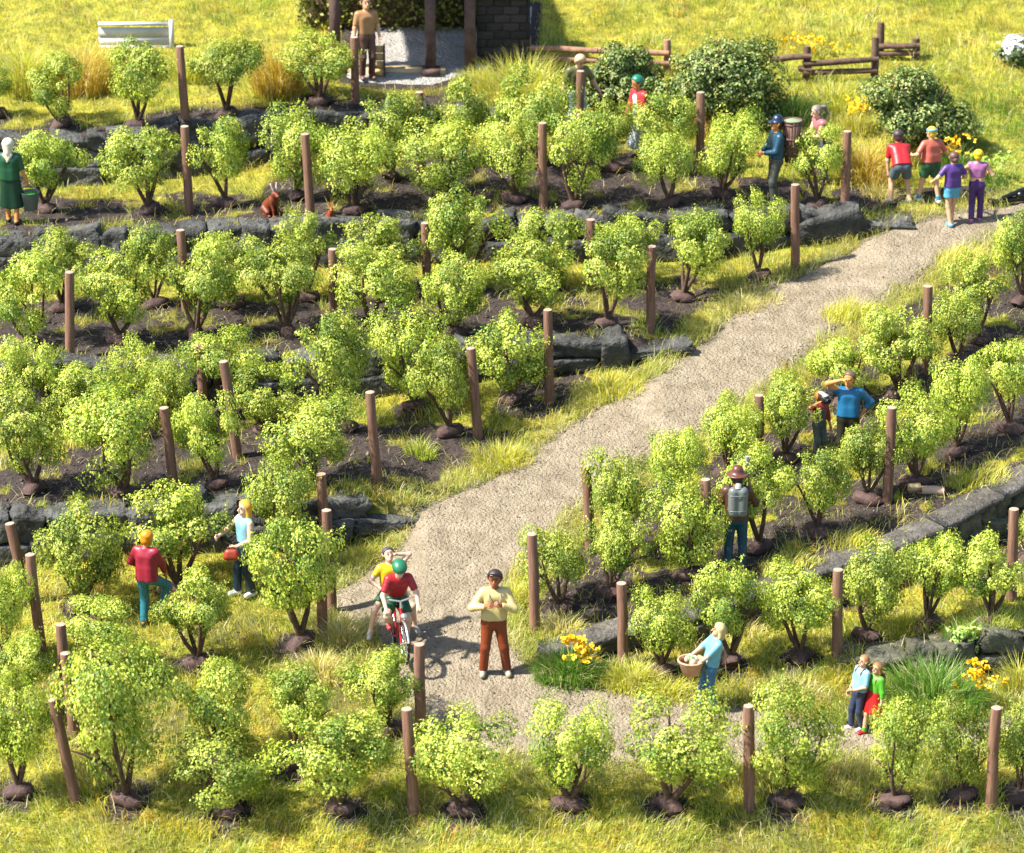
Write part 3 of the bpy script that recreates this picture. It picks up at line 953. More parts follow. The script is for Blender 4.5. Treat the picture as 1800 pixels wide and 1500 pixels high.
def vine_variant(seed, bare, leaves=9000):
    """unit vine 1.15 m wide, 1.25 m high; bare = share of height before the crown starts"""
    rng = np.random.RandomState(seed)
    H, Wd = 1.25, 1.15
    zb = H * bare
    ns = rng.randint(3, 5)
    stem = MB()
    tips = []
    zt0 = 0.05
    stem.tube([(0, 0, -0.02), (rng.normal(0, .012), rng.normal(0, .012), 0.08), (0, 0, 0.13)], [0.062, 0.052, 0.05], 7, jit=.15, rng=rng)
    a0 = rng.uniform(0, 6.28)
    for k in range(ns):
        an = a0 + k * 2 * math.pi / ns + rng.normal(0, .35)
        out = rng.uniform(0.22, 0.44)
        p = [np.array([0, 0, 0.09]),
             np.array([math.cos(an) * out * .42, math.sin(an) * out * .42, 0.10 + zb * 0.45 + rng.uniform(0, .06)]),
             np.array([math.cos(an) * out * .75, math.sin(an) * out * .75, zb + rng.uniform(.06, .2)]),
             np.array([math.cos(an) * out + rng.normal(0, .05), math.sin(an) * out + rng.normal(0, .05), zb + (H - zb) * rng.uniform(.4, .7)])]
        stem.tube(p, [0.043, 0.036, 0.027, 0.012], 6, jit=.18, rng=rng)
        tips.append(p[2]); tips.append(p[3])
        for _ in range(2):
            q = p[2] + np.array([rng.normal(0, .16), rng.normal(0, .16), rng.uniform(.1, .25)])
            stem.tube([p[2] * .6 + p[1] * .4, (p[2] + q) / 2 + rng.normal(0, .02, 3), q], [0.018, 0.013, 0.006], 5, jit=.2, rng=rng)
    nc = 24
    C = []
    hc = (H - zb)
    for k in range(nc):
        for _ in range(30):
            u = rng.uniform(-1, 1, 3)
            if 0.35 < np.linalg.norm(u * np.array([1, 1, .95])) < 1: break
        vz = .62 + .38 * min(1, (u[2] + 1) * .75)
        C.append((u[0] * Wd * .42 * vz, u[1] * Wd * .40 * vz, zb + hc * (0.5 + 0.42 * u[2])))
    C = np.array(C + [t for t in tips[1::2]])
    R = rng.uniform(0.065, 0.17, len(C))
    dk = (rng.rand(len(C)) < 0.30).astype(float) * rng.uniform(.6, 1.1, len(C))
    low = np.clip((zb + hc * .35 - C[:, 2]) / (hc * .35), 0, 1)
    P, N, D, ci = crown_points(rng, C, R, dk, leaves, 0.14)
    # short sprigs sticking out of the crown
    sp_n = 46
    d_ = rng.normal(0, 1, (sp_n, 3)); d_[:, 2] = np.abs(d_[:, 2]) * .8 + .1 * d_[:, 2]; d_ /= np.linalg.norm(d_, axis=1, keepdims=True)
    sc_ = rng.randint(len(C), size=sp_n)
    tt_ = np.linspace(.6, 1.0, 9)
    SP = []; SN = []; SI = []
    for q in range(sp_n):
        ln_ = R[sc_[q]] * rng.uniform(1.25, 1.75)
        bend_ = rng.normal(0, .25, 3)
        for t_ in tt_:
            SP.append(C[sc_[q]] + (d_[q] * t_ + bend_ * (t_ - .6) ** 2 * 2) * ln_ + rng.normal(0, .014, 3)); SN.append(rng.normal(0, .7, 3) + [0, 0, .7]); SI.append(sc_[q])
    P = np.concatenate([P, SP]); N = np.concatenate([N, SN]); ci = np.concatenate([ci, SI]); D = np.concatenate([D, np.zeros(len(SP))])
    lo_, hi_ = np.percentile(P, 1.8, axis=0), np.percentile(P, 98.2, axis=0)
    P[:, :2] = (P[:, :2] - (lo_ + hi_)[:2] / 2) * (Wd / (hi_ - lo_)[:2])
    P[:, 2] = zb + (P[:, 2] - lo_[2]) * ((H - zb) / (hi_[2] - lo_[2]))
    n = len(P)
    br = rng.rand(len(C))[ci]
    c = lerp(V_MD, V_LT, np.clip(br * .7 + 0.6 * (rng.rand(n) - 0.35), 0, 1)[:, None])
    c = lerp(c, V_DK, (D * rng.uniform(.5, 1, n))[:, None])
    o = rng.rand(n) < .10
    c[o] = V_OL
    o = rng.rand(n) < .11
    c[o] = V_DK * 1.25
    c *= rng.uniform(.8, 1.2, (n, 1))
    L = rng.uniform(0.022, 0.047, n) * (1 + 0.5 * (rng.rand(n) < .06))
    V, T, Cc = leaf_quads(P, N, L, 0.72, c, rng)
    fol = mk_mesh('foliage', V, None, T, Cc, False, [M_leaf])
    return stem.mesh('stem', [M_bark], True), fol


def root_mesh(seed):
    rng = np.random.RandomState(seed)
    mb = MB()
    ln = rng.uniform(.16, .27)
    dz = rng.uniform(-.02, .02)
    mb.tube([(-ln, 0, dz - .03), (-ln * .9, 0, dz), (-ln * .3, .02, dz + .02), (ln * .4, -.01, .01), (ln * .92, 0, -dz), (ln, 0, -dz - .02)],
            [.10, .125, .14, .15, .125, .10], 9, jit=.10, rng=rng)
    V = np.concatenate(mb.v); V[:, 1] *= 1.15
    V *= (1 + .55 * (fbm(V[:, 0] * 9 + seed, V[:, 1] * 9 + V[:, 2] * 8, seed, 3) - .5))[:, None]
    mb.v = [V]
    return mb.mesh('root_ball', [M_root], True)


VAR_B = [vine_variant(300 + i, 0.38) for i in range(7)]     # bare stems showing
VAR_F = [vine_variant(400 + i, 0.24) for i in range(7)]     # leafy almost to the soil
VAR_X = [vine_variant(500 + i, 0.48) for i in range(4)]     # tall bare stems
ROOTS = [root_mesh(600 + i) for i in range(6)]
rng = np.random.RandomState(77)
for row, vs in VINES.items():
    for i, (bx, by, cx, ct, cw, cb) in enumerate(vs):
        cw *= 0.95
        p = vine_pts[row][i]
        Hh = up_to(p, ct)
        mp_ = mpp(p)
        wm = cw * mp_
        ratio = (by - cb) / max(by - ct, 1)
        fam, fw_ = (VAR_X, .46) if ratio > .40 else ((VAR_B, .34) if ratio > .19 else (VAR_F, .16))
        var = fam[rng.randint(len(fam))]
        asp = cw / (cb - ct)
        look = 'narrow' if asp < 0.84 else ('broad' if asp > 1.28 else 'rounded')
        bare = ', forked bare stems below' if ratio > .30 else ''
        lab = f'{look} light green vine, {ORD[i]} from left in the {ROWTXT[row]}'
        t = thing('grape_vine', lab, 'vine', p, rng.uniform(0, 6.28), 'grape vines planted in rows on the terraces')
        tilt = math.atan2((cx - bx) * mp_, Hh * 0.75)
        tilt = max(-.28, min(.28, tilt))
        spin = t.rotation_euler.z
        # tilt in world x, spin about the stem
        t.rotation_euler = (Matrix.Rotation(tilt, 3, 'Y') @ Matrix.Rotation(spin, 3, 'Z')).to_euler()
        s_xy = wm / 1.17
        s_z = Hh / 1.27
        t.scale = (s_xy, s_xy, s_z)
        add('stem', var[0], t)
        f = add('foliage', var[1], t)
        f['kind'] = 'stuff'
        rr = add('root_ball', ROOTS[rng.randint(6)], t)
        rr.location = (0, 0, 0.03)
        rr.rotation_euler = (0, rng.normal(0, .15), rng.normal(0, .5) - spin)
        rr.scale = (1 / s_xy * .95, 1 / s_xy * .95, 1 / s_z * .95)

# ------------------------------------------------------------------ stakes
def stake_mesh(seed):
    rng = np.random.RandomState(seed)
    seg = 12
    mb = MB()
    bend = rng.normal(0, .006, (5, 2)); bend[4] = bend[3]
    zs = [-0.2, 0.25, 0.6, 0.985, 1.0]
    rads = [1.06, 1.03, 1.0, .985, .93]
    mb.tube([(bend[i, 0], bend[i, 1], z) for i, z in enumerate(zs)], [0.081 * r for r in rads], seg, caps=False, jit=.012, rng=rng)
    shaft = mb.mesh('shaft', [M_stake], True)
    V = np.concatenate(mb.v)[-seg:]
    c = V.mean(0) + [0, 0, .004]
    mb2 = MB()
    inner = c + (V - V.mean(0)) * .6 + np.column_stack([np.zeros((seg, 2)), rng.normal(.003, .003, seg)])
    allv = np.concatenate([V * [1, 1, 1] + [0, 0, .001], inner, [c]])
    Qd = [(k, (k + 1) % seg, seg + (k + 1) % seg, seg + k) for k in range(seg)]
    Td = [(seg + k, seg + (k + 1) % seg, 2 * seg) for k in range(seg)]
    mb2.push(allv, Qd, Td)
    return shaft, mb2.mesh('cut_top', [M_cut])


SM = [stake_mesh(700 + i) for i in range(6)]
cnt = {}
tot = {}
for s_ in STAKES: tot.setdefault(s_[0], []).append(s_[1])
rng = np.random.RandomState(5)
for (row, tx, ty, bx, by) in STAKES:
    k = sorted(tot[row]).index(tx)
    p = hit(bx, by)
    h = up_to(p, ty)
    lx = math.atan2((tx - bx) * mpp(p), h)
    w = 'upright' if abs(lx) < .05 else 'leaning'
    t = thing('vine_stake', f'{w} brown stake, {ORD[k]} from left in the {ROWTXT[row]}', 'stake', p, 0, 'wooden stakes set along the vine rows')
    t.rotation_euler = (rng.normal(0, .02), lx, 0)
    t.scale = (1, 1, h / math.cos(lx))
    sp = rng.uniform(0, 6.28)
    v = SM[rng.randint(6)]
    add('shaft', v[0], t, rot=(0, 0, sp)); add('cut_top', v[1], t, rot=(0, 0, sp))
# ------------------------------------------------------------------ dark shrubs, tufts and flowers
B_DK = np.array((0.028, 0.065, 0.013)); B_MD = np.array((0.12, 0.19, 0.03)); B_LT = np.array((0.42, 0.46, 0.15)); B_OR = np.array((0.33, 0.22, 0.06))


def shrub(cx, top, w, base_y, label, seed, slant=0.0, leaves=17000, light=.5, base_dx=0):
    rng = np.random.RandomState(seed)
    p = hit(cx + base_dx, base_y)
    H = up_to(p, top); W = w * mpp(p)
    t = thing('shrub', label, 'shrub', p, 0, 'dark green shrubs at the meadow edge')
    mb = MB()
    for k in range(7):
        a = rng.uniform(0, 6.28); o = rng.uniform(.15, .4) * W
        q = np.array([math.cos(a) * o, math.sin(a) * o * .7, H * rng.uniform(.4, .8)])
        mb.tube([(0, 0, -.05), q * [.4, .4, .5] + rng.normal(0, .03, 3), q], [.06, .04, .015], 6)
    mb.build('stem', M_bark, t, smooth=True)
    C = []; R = []
    for k in range(95):
        u = rng.normal(0, 1, 3); u /= np.linalg.norm(u); u[1] = -abs(u[1]) if rng.rand() < .6 else u[1]
        u *= rng.uniform(.45, 1.08)
        z = 0.45 + 0.46 * u[2]
        x = u[0] * .45 * (1.25 - .5 * z) + .05 * math.sin(k * 2.1)
        if slant: z = z * (1 - slant * (x + .1))
        C.append((x * W - base_dx * mpp(p), u[1] * .30 * W, z * H)); R.append(rng.uniform(.05, .135) * W)
    C = np.array(C); R = np.array(R)
    P, N, D, ci = crown_points(rng, C, R, np.zeros(len(C)), leaves, 0.08)
    n = len(P)
    c = lerp(B_DK, B_MD, rng.rand(n, 1))
    s = rng.rand(n) < light
    c[s] = lerp(B_MD, B_LT, rng.rand(s.sum(), 1))
    s = rng.rand(n) < .04
    c[s] = B_OR
    V, T, Cc = leaf_quads(P, N, rng.uniform(.04, .085, n), .72, c, rng)
    f = add('foliage', mk_mesh('foliage', V, None, T, Cc, False, [M_bush]), t); f['kind'] = 'stuff'
    return t


shrub(1098, 74, 150, 200, 'dark green shrub between the olive-shirted man and the woman in red', 41)
shrub(1278, 62, 232, 216, 'largest dark shrub, dense and round, behind the man with the basket', 42, leaves=26000)
shrub(1618, 108, 190, 262, 'dark shrub sloping down towards the meadow behind the bending man', 43, slant=.75, leaves=20000)
for args in (( 1786, 70, 70, 112, 'white flowering shrub far up in the meadow', 44),):
    t = shrub(*args, leaves=3000, light=.1)
    rng = np.random.RandomState(9)
    W = 70 * mpp(np.array(t.location)); n = 500
    d = rng.normal(0, 1, (n, 3)); d /= np.linalg.norm(d, axis=1, keepdims=True)
    P = d * np.array([.46, .4, .35]) * W * rng.uniform(.55, 1.1, (n, 1)) * (.6 + .8 * vnoise(d[:, 0] * 3, d[:, 2] * 3, 2))[:, None] + [0, 0, .5 * W * .6 + .1]
    V, T, C = leaf_quads(P, d, rng.uniform(.05, .09, n), .9, np.full((n, 3), .8), rng)
    f = add('blossom', mk_mesh('blossom', V, None, T, C, False, [M_bush]), t); f['kind'] = 'stuff'


TC = {'green': (G_GRN * .8, G_GRN * 1.3), 'pale': (G_GRN * 1.1, G_YEL * .95), 'yellow': (G_GRN * 1.0, G_YEL * 1.0), 'orange': (G_ORA * .75, G_YEL * .9), 'straw': (lerp(G_GRN, G_YEL, .6), G_STR * 1.05), 'deep': (np.array((.08, .22, .025)), np.array((.26, .43, .05)))}


def tuft(x, y, w, h, colour, label, n=420, lean=.55, flowers=None, nf=40, dirn=None, name='grass_tuft', cat='grass tuft', fpos=None):
    rng = np.random.RandomState(int(x * 7 + y))
    p = hit(x, y)
    mp_ = mpp(p)
    W = w * mp_; Hh = h * mp_ / 0.9
    n = int(n * 1.5)
    t = thing(name, label, cat, p, 0, 'long grass tufts along the path and meadow' if name == 'grass_tuft' else 'clumps in yellow flower')
    a = rng.uniform(0, 6.28, n); r = rng.rand(n) ** .6 * W * .46
    P = np.stack([np.cos(a) * r, np.sin(a) * r * .7, np.full(n, -.03)], 1)
    P[:, 2] = height(P[:, 0] + p[0], P[:, 1] + p[1]) - p[2] - .02
    L = Hh * rng.uniform(.35, 1.1, n) * (1.05 - .45 * r / (W * .46))
    ld = a + rng.normal(0, .5, n)
    if dirn is not None: ld = np.where(rng.rand(n) < .7, dirn + rng.normal(0, .5, n), ld)
    ln = np.abs(rng.normal(lean * .6, lean * .5, n)) * (0.35 + r / (W * .42))
    c0, c1 = TC[colour]
    c = lerp(c0, c1, rng.rand(n, 1)) * rng.uniform(.75, 1.15, (n, 1))
    s = rng.rand(n) < .12
    c[s] = G_STR
    V, Q, T, C = blades(P, L, rng.uniform(.009, .016, n) * (1.35 if h >= 60 else 1.0), ld, ln, c, rng, .6)
    add('blades', mk_mesh('blades', V, Q, T, C, False, [M_grass]), t)['kind'] = 'stuff'
    if flowers is not None:
        fc = np.array(flowers)
        cxo, cyo, fw_, fh_ = fpos if fpos else (0, .7, .35, .35)
        k = nf
        F = np.stack([rng.normal(cxo * W, fw_ * W * .5, k), rng.normal(-.05 * W, fw_ * W * .35, k), Hh * (cyo + rng.uniform(-fh_, fh_, k))], 1)
        m = 7
        P2 = np.repeat(F, m, 0) + rng.normal(0, .022, (k * m, 3))
        N2 = rng.normal(0, .5, (k * m, 3)) + [0, -.3, .9]
        cc = np.repeat(fc[None] * rng.uniform(.8, 1.15, (k, 1)), m, 0)
        V, T, C = leaf_quads(P2, N2, rng.uniform(.05, .075, k * m), .85, cc, rng)
        add('flower_heads', mk_mesh('flower_heads', V, None, T, C, False, [M_bush]), t)['kind'] = 'stuff'
    return t


YF = (0.80, 0.50, 0.01)
tuft(48, 165, 100, 110, 'pale', 'tall green and yellow grass tuft at the top corner before the first vine', 900, .4)
tuft(150, 158, 110, 100, 'orange', 'orange grass tuft rising between the first and second top vines', 900, .45)
tuft(200, 150, 90, 92, 'pale', 'greener grass tuft just behind the second vine of the top row', 700, .4)
tuft(340, 140, 80, 84, 'pale', 'grass tuft beside the tall stake of the top row', 300, .4)
tuft(487, 168, 90, 112, 'orange', 'orange straw tuft between the last two vines of the top row', 900, .4)
tuft(845, 152, 110, 42, 'pale', 'low pale green tuft at the edge of the grey yard', 500, .6)
tuft(925, 178, 190, 96, 'pale', 'big spreading tuft below the rail fence beside the olive-shirted man', 1100, .6)
tuft(1052, 196, 60, 62, 'orange', 'orange tuft right behind the walking cane', 260, .5)
tuft(1240, 236, 70, 70, 'orange', 'dry tuft in front of the largest dark shrub', 300, .5)
tuft(1395, 215, 110, 70, 'deep', 'green tuft behind the woman with the ponytail', 500, .4)
tuft(1470, 190, 120, 60, 'yellow', 'yellow grass clump just below the rail fence', 500, .5)
tuft(1525, 318, 105, 92, 'orange', 'large dry orange tuft beside the bending man in red', 800, .6)
tuft(1590, 290, 60, 50, 'orange', 'dry tuft between the two men stretching by the path', 240, .6)
tuft(1300, 545, 80, 46, 'straw', 'straw tuft spilling onto the path below the last stake of its row', 300, .9)
tuft(1345, 532, 80, 32, 'straw', 'flat straw tuft on the path edge, higher of two neighbours', 240, 1.1)
tuft(1545, 345, 70, 40, 'straw', 'straw tuft at the feet of the bending man', 260, .9)
tuft(1390, 1000, 130, 42, 'yellow', 'long grass hanging over the coping slabs right of the sprayer man', 420, 1.0, dirn=.4)
tuft(1500, 955, 110, 38, 'yellow', 'grass tuft on the slab wall below the broad second vine row', 330, .9, dirn=.4)
tuft(1720, 850, 120, 40, 'yellow', 'grass tuft on the high end of the slab wall', 380, .9, dirn=.4)
tuft(1310, 1115, 80, 44, 'straw', 'straw tuft behind the stooped woman carrying a basket', 220, .9)
tuft(1590, 1105, 120, 46, 'pale', 'pale drooping tuft between the last vines under the slab wall', 420, .9)
tuft(1740, 1105, 130, 50, 'green', 'green tuft on top of the low mossy wall', 500, .8)
tuft(1790, 1215, 60, 80, 'pale', 'upright tuft beside the low mossy wall at the picture edge', 300, .5)
tuft(1500, 1180, 110, 46, 'pale', 'soft grass tuft behind the two schoolchildren', 420, .9)
tuft(1380, 1225, 160, 50, 'straw', 'wide straw tuft on the verge between the basket woman and the boy', 500, .9)
tuft(600, 1130, 110, 64, 'straw', 'bright straw tuft on the verge behind the cyclists', 520, .9)
tuft(560, 1190, 110, 60, 'straw', 'pale straw tuft on the slope below the broad vine beside three stakes', 480, .9)
tuft(640, 985, 80, 36, 'yellow', 'short yellow tuft below the flat boulder end of the lowest wall', 320, .8)
tuft(905, 1060, 80, 56, 'yellow', 'yellow grass tuft behind the man in the cream sweater', 360, .7)
tuft(985, 1108, 90, 44, 'straw', 'straw tuft between the first stake and the start of the slab wall', 320, .9)
tuft(880, 815, 120, 56, 'yellow', 'tall path-edge tuft below the stake ending the front terrace', 500, .8)
tuft(1070, 690, 140, 46, 'yellow', 'yellow tuft on the path edge below the long dark boulder', 520, .8)
tuft(740, 800, 60, 44, 'green', 'small green tuft on dark soil near two stakes', 220, .8)
tuft(1490, 562, 100, 56, 'yellow', 'long yellow verge grass beside the upper path', 420, .7, dirn=0.6)
tuft(1690, 466, 110, 50, 'yellow', 'long yellow verge grass near the two women', 420, .7, dirn=0.6)
tuft(1000, 1192, 130, 74, 'deep', 'bright green tuft with a cluster of yellow flowers by the path bend', 900, .75, YF, 44, name='flowering_plant', cat='flowering plant', fpos=(.12, .75, .22, .28))
tuft(1110, 1205, 110, 60, 'yellow', 'yellow grass tuft beside the flowering clump at the path bend', 520, .9)
tuft(1175, 1225, 100, 46, 'pale', 'trailing pale tuft along the path edge behind the basket woman', 380, .9, dirn=0.0)
tuft(1640, 1238, 190, 100, 'deep', 'large green tuft with yellow flowers at its side behind the girl', 1200, .65, YF, 34, name='flowering_plant', cat='flowering plant', fpos=(.40, .55, .16, .22))
tuft(1675, 300, 60, 60, 'deep', 'yellow flowers growing behind the two women on the path', 240, .5, YF, 26, name='flowering_plant', cat='flowering plant', fpos=(0, .75, .5, .3))
tuft(1508, 228, 70, 50, 'yellow', 'yellow flowers in the meadow beside the slanting dark shrub', 260, .5, YF, 34, name='flowering_plant', cat='flowering plant', fpos=(0, .8, .6, .2))
tuft(1268, 228, 60, 40, 'green', 'orange flowers under the largest dark shrub', 160, .5, (.7, .28, .01), 26, name='flowering_plant', cat='flowering plant', fpos=(0, .7, .6, .3))
tuft(1425, 100, 80, 30, 'yellow', 'yellow flowers behind the rail fence at the top', 220, .5, YF, 34, name='flowering_plant', cat='flowering plant', fpos=(0, .8, .7, .3))
# the young light plant by the far end of the path
tuft(1735, 322, 70, 42, 'deep', 'small fresh green plant with pale leaves beside the two women', 160, .8, (.33, .48, .07), 40, name='leafy_plant', cat='plant', fpos=(0, .8, .7, .3))
tuft(1685, 1175, 70, 70, 'deep', 'pale green leafy plant standing behind the large green tuft', 120, .5, (.35, .5, .12), 40, name='leafy_plant', cat='plant', fpos=(0, .85, .5, .35))

# ------------------------------------------------------------------ fences, porch, shed at the top
M_rail = rough_mat('old_rail_wood', (0.045, 0.028, 0.02), (0.15, 0.09, 0.06), 8, .9, .5, 30, .15)
M_raillt = rough_mat('reddish_rail_wood', (0.17, 0.085, 0.05), (0.33, 0.19, 0.12), 8, .9, .4, 30, .1)


def fence(posts, rails, label, mat):
    p0 = hit(posts[0][0], posts[0][2])
    t = thing('rail_fence', label, 'fence', p0, 0, 'wooden rail fences along the meadow')
    rng = np.random.RandomState(int(posts[0][0]))
    pp = []
    for (x, yt, yb) in posts:
        p = hit(x, yb); h = up_to(p, yt); pp.append((x, p, h))
        MB().tube([(0, 0, -.2), (.01, 0, h * .5), (0, 0.01, h)], [.085, .08, .075], 8, jit=.06, rng=rng).build('fence_post', mat, t, p - p0)
    for (x0, y0, x1, y1) in rails:
        def at(x, y):
            xs = [a[0] for a in pp]
            if len(pp) > 1:
                i = min(range(len(xs)), key=lambda k: abs(xs[k] - x))
            else: i = 0
            p = hit(x, pp[i][1] is not None and to_px(pp[i][1])[1])
            return p + np.array([0, -.10, up_to(p, y)])
        a, b = at(x0, y0) - p0, at(x1, y1) - p0
        m = (a + b) / 2 + rng.normal(0, .015, 3)
        MB().tube([a, a * .7 + b * .3 + rng.normal(0, .012, 3), m, b], [.06, .065, .068, .055], 8, jit=.08, rng=rng).build('rail', mat, t, smooth=True)
    return t


fence([(927, 66, 112), (1172, 70, 128)], [(925, 83, 1050, 87), (1040, 87, 1175, 92), (935, 101, 1060, 105), (1050, 105, 1175, 110)], 'reddish wooden rail fence behind the man in the olive shirt', M_raillt)
fence([(1417, 82, 142), (1536, 66, 138)], [(1352, 103, 1424, 97), (1410, 111, 1542, 102), (1402, 118, 1426, 121), (1411, 126, 1540, 122)], 'dark two-rail wooden fence between the big shrubs', M_rail)
fence([(1546, 40, 100), (1609, 68, 102)], [(1540, 80, 1615, 78), (1540, 92, 1615, 91)], 'short dark fence farther back in the meadow', M_rail)

M_beam = rough_mat('dark_porch_timber', (0.055, 0.032, 0.028), (0.13, 0.08, 0.07), 5, .8, .3, 25, .08)
M_plank = rough_mat('pale_planks', (0.30, 0.22, 0.12), (0.46, 0.35, 0.20), 5, .85, .3, 25, .12, stretch=(.4, 3, 3))
M_brick = rough_mat('dark_house_brick', (0.02, 0.016, 0.014), (0.055, 0.045, 0.04), 9, .95, .6, 22, .35)
M_mortar = rough_mat('house_mortar', (0.03, 0.026, 0.023), (0.05, 0.045, 0.04), 8, .95, .4, 30)
M_roofw = rough_mat('porch_roof', (0.08, 0.06, 0.045), (0.15, 0.11, 0.08), 5, .9, .3, 20)


def pos(x, y):
    return hit(x, y)


pA = pos(757, 128)
porch = thing('timber_porch', 'dark timber porch on posts at the back of the gravel yard', 'porch', pA)
s = mpp(pA)
yb = 0.9
for x in (757, 590):
    dx = (x - 757) * s
    MB().box((dx, 0, 1.25), (.21, .21, 2.5)).build('post', M_beam, porch)
    MB().box((dx + .02, -.03, .05), (.36, .36, .12)).build('post_base', M_beam, porch)
MB().box((( 826 - 757) * s, .25, 1.25), (.22, .22, 2.5)).build('post', M_beam, porch)
MB().box((-.75, 0.05, .03), (2.1, .30, .14)).build('sill', M_plank, porch)
for i in range(1):
    MB().box((-.5, 1.3 + i * .0, .14 + i * .17), (3.0, .05, .155)).build('plank', M_plank, porch)
MB().box((-.75, 0.1, 2.58), (3.2, .26, .16)).build('lintel', M_beam, porch)
MB().box((-.75, 1.7, 2.66), (3.3, 4.4, .1)).build('roof', M_roofw, porch)  # unseen above the frame, made deep to shade the porch and hedge
hp = ground_at(pA[0] - .4, pA[1] + 2.3)
rng = np.random.RandomState(3)
hed = thing('hedge', 'dark olive hedge seen through the open porch', 'hedge', hp)
n = 9000
P = np.stack([rng.uniform(-2.4, 1.6, n), rng.uniform(-.4, .4, n), rng.uniform(0, 2.2, n)], 1)
V, T, C = leaf_quads(P, rng.normal(0, .6, (n, 3)) + [0, -.6, .4], rng.uniform(.07, .13, n), .7, lerp(np.array((.06, .08, .012)), np.array((.26, .25, .03)), rng.rand(n, 1)), rng)
f = add('foliage', mk_mesh('foliage', V, None, T, C, False, [M_bush]), hed); f['kind'] = 'stuff'
MB().box((-.4, 0, .6), (3.6, .3, 1.2)).build('stem', M_bark, hed)

pH = pos(880, 118)
house = thing('stone_house', 'dark brick house wall beside the porch, partly hidden by grass', 'house', pH)
wl_, wr_ = (838 - 880) * s, (932 - 880) * s
MB().box(((wl_ + wr_) / 2, .50, 0.6), (wr_ - wl_, .9, 1.6)).build('wall', M_mortar, house)
bm = MB().box((0, 0, 0), (1, 1, 1)).mesh('brick', [M_brick])
rng = np.random.RandomState(8)
for r_ in range(9):
    z = -.1 + r_ * .17
    x = wl_ - (.15 if r_ % 2 else 0)
    while x < wr_:
        L = min(.34, wr_ - x); x0 = max(x, wl_)
        L = x + .34 - x0; L = min(L, wr_ - x0)
        if L > .06:
            o = add('brick', bm, house, (x0 + L / 2, .045 + rng.uniform(-.008, .008), z + .08))
            o.scale = (L - .022, .06, .148)
        x += .34
MB().box(((wl_ + wr_) / 2, .48, 1.48), (wr_ - wl_ + .2, 1.1, .12)).build('roof', M_roofw, house)

pS = pos(230, 112)
M_white = rough_mat('weathered_pale_boards', (0.36, 0.36, 0.345), (0.46, 0.46, 0.445), 4, .8, .2, 20, .06)
shed = thing('board_wall', 'pale grey board wall with a white corner post behind the top grass', 'wall', pS + np.array([0, .9, 0]))
s2 = mpp(pS)
for i in range(3):
    MB().box((0, .01 * (i % 2), .06 + i * .185), (128 * s2, .05, .176)).build('board', M_white, shed)
MB().box((66 * s2, -.04, .34), (.09, .12, .70)).build('corner_post', M_white, shed)
MB().box((0, 0, .60), (128 * s2, .14, .05)).build('cap_board', M_white, shed)

pC = pos(664, 130)
M_crate = rough_mat('crate_wood', (0.40, 0.24, 0.09), (0.56, 0.37, 0.16), 6, .8, .3, 25, .1, stretch=(3, 3, .6))
crate = thing('wooden_crate', 'tan wooden crate standing behind the brown trousered person', 'crate', pC)
for i in range(4):
    MB().box((0.0, -.15, .07 + i * .16), (.26, .02, .145)).build('slat', M_crate, crate)
    MB().box((.13, 0.0, .07 + i * .16), (.02, .28, .145)).build('slat', M_crate, crate)
    MB().box((-.13, 0.0, .07 + i * .16), (.02, .28, .145)).build('slat', M_crate, crate)
MB().box((0, 0, .02), (.24, .27, .03)).build('floor_board', M_crate, crate)
MB().box((.145, -.165, .33), (.035, .035, .66)).build('corner_batten', M_beam, crate)

# ------------------------------------------------------------------ figures: signed distance bodies turned into one surface
def surf_net(f, h, org):
    s = f < 0
    c = np.zeros(tuple(np.array(f.shape) - 1), np.int8)
    for dx in (0, 1):
        for dy in (0, 1):
            for dz in (0, 1):
                c += s[dx:f.shape[0] - 1 + dx, dy:f.shape[1] - 1 + dy, dz:f.shape[2] - 1 + dz]
    act = (c > 0) & (c < 8)
    I = np.argwhere(act)
    idx = np.full(act.shape, -1, np.int64); idx[act] = np.arange(len(I))
    cor = np.array([(a, b, d) for a in (0, 1) for b in (0, 1) for d in (0, 1)])
    val = np.stack([f[I[:, 0] + a, I[:, 1] + b, I[:, 2] + d] for a, b, d in cor], 1)
    acc = np.zeros((len(I), 3)); cntr = np.zeros(len(I))
    for a in range(8):
        for b in range(a + 1, 8):
            if np.abs(cor[a] - cor[b]).sum() != 1: continue
            va, vb = val[:, a], val[:, b]
            cr = (va < 0) != (vb < 0)
            t = np.where(cr, va / np.where(cr, va - vb, 1), 0)
            acc += np.where(cr[:, None], cor[a] + t[:, None] * (cor[b] - cor[a]), 0)
            cntr += cr
    V = (I + acc / cntr[:, None]) * h + org
    Qs = []
    n = f.shape
    for ax in range(3):
        o1, o2 = (ax + 1) % 3, (ax + 2) % 3
        sl0 = [slice(None)] * 3; sl1 = [slice(None)] * 3
        sl0[ax] = slice(0, n[ax] - 1); sl1[ax] = slice(1, n[ax])
        for o in (o1, o2):
            sl0[o] = slice(1, n[o] - 1); sl1[o] = slice(1, n[o] - 1)
        a, b = s[tuple(sl0)], s[tuple(sl1)]
        E = np.argwhere(a != b)
        if not len(E): continue
        fl = a[E[:, 0], E[:, 1], E[:, 2]]
        E = E.copy(); E[:, o1] += 1; E[:, o2] += 1
        def cell(d1, d2):
            K = E.copy(); K[:, o1] -= d1; K[:, o2] -= d2
            return idx[K[:, 0], K[:, 1], K[:, 2]]
        q = np.stack([cell(1, 1), cell(0, 1), cell(0, 0), cell(1, 0)], 1)
        q[~fl] = q[~fl][:, ::-1]
        Qs.append(q)
    return V, np.concatenate(Qs)


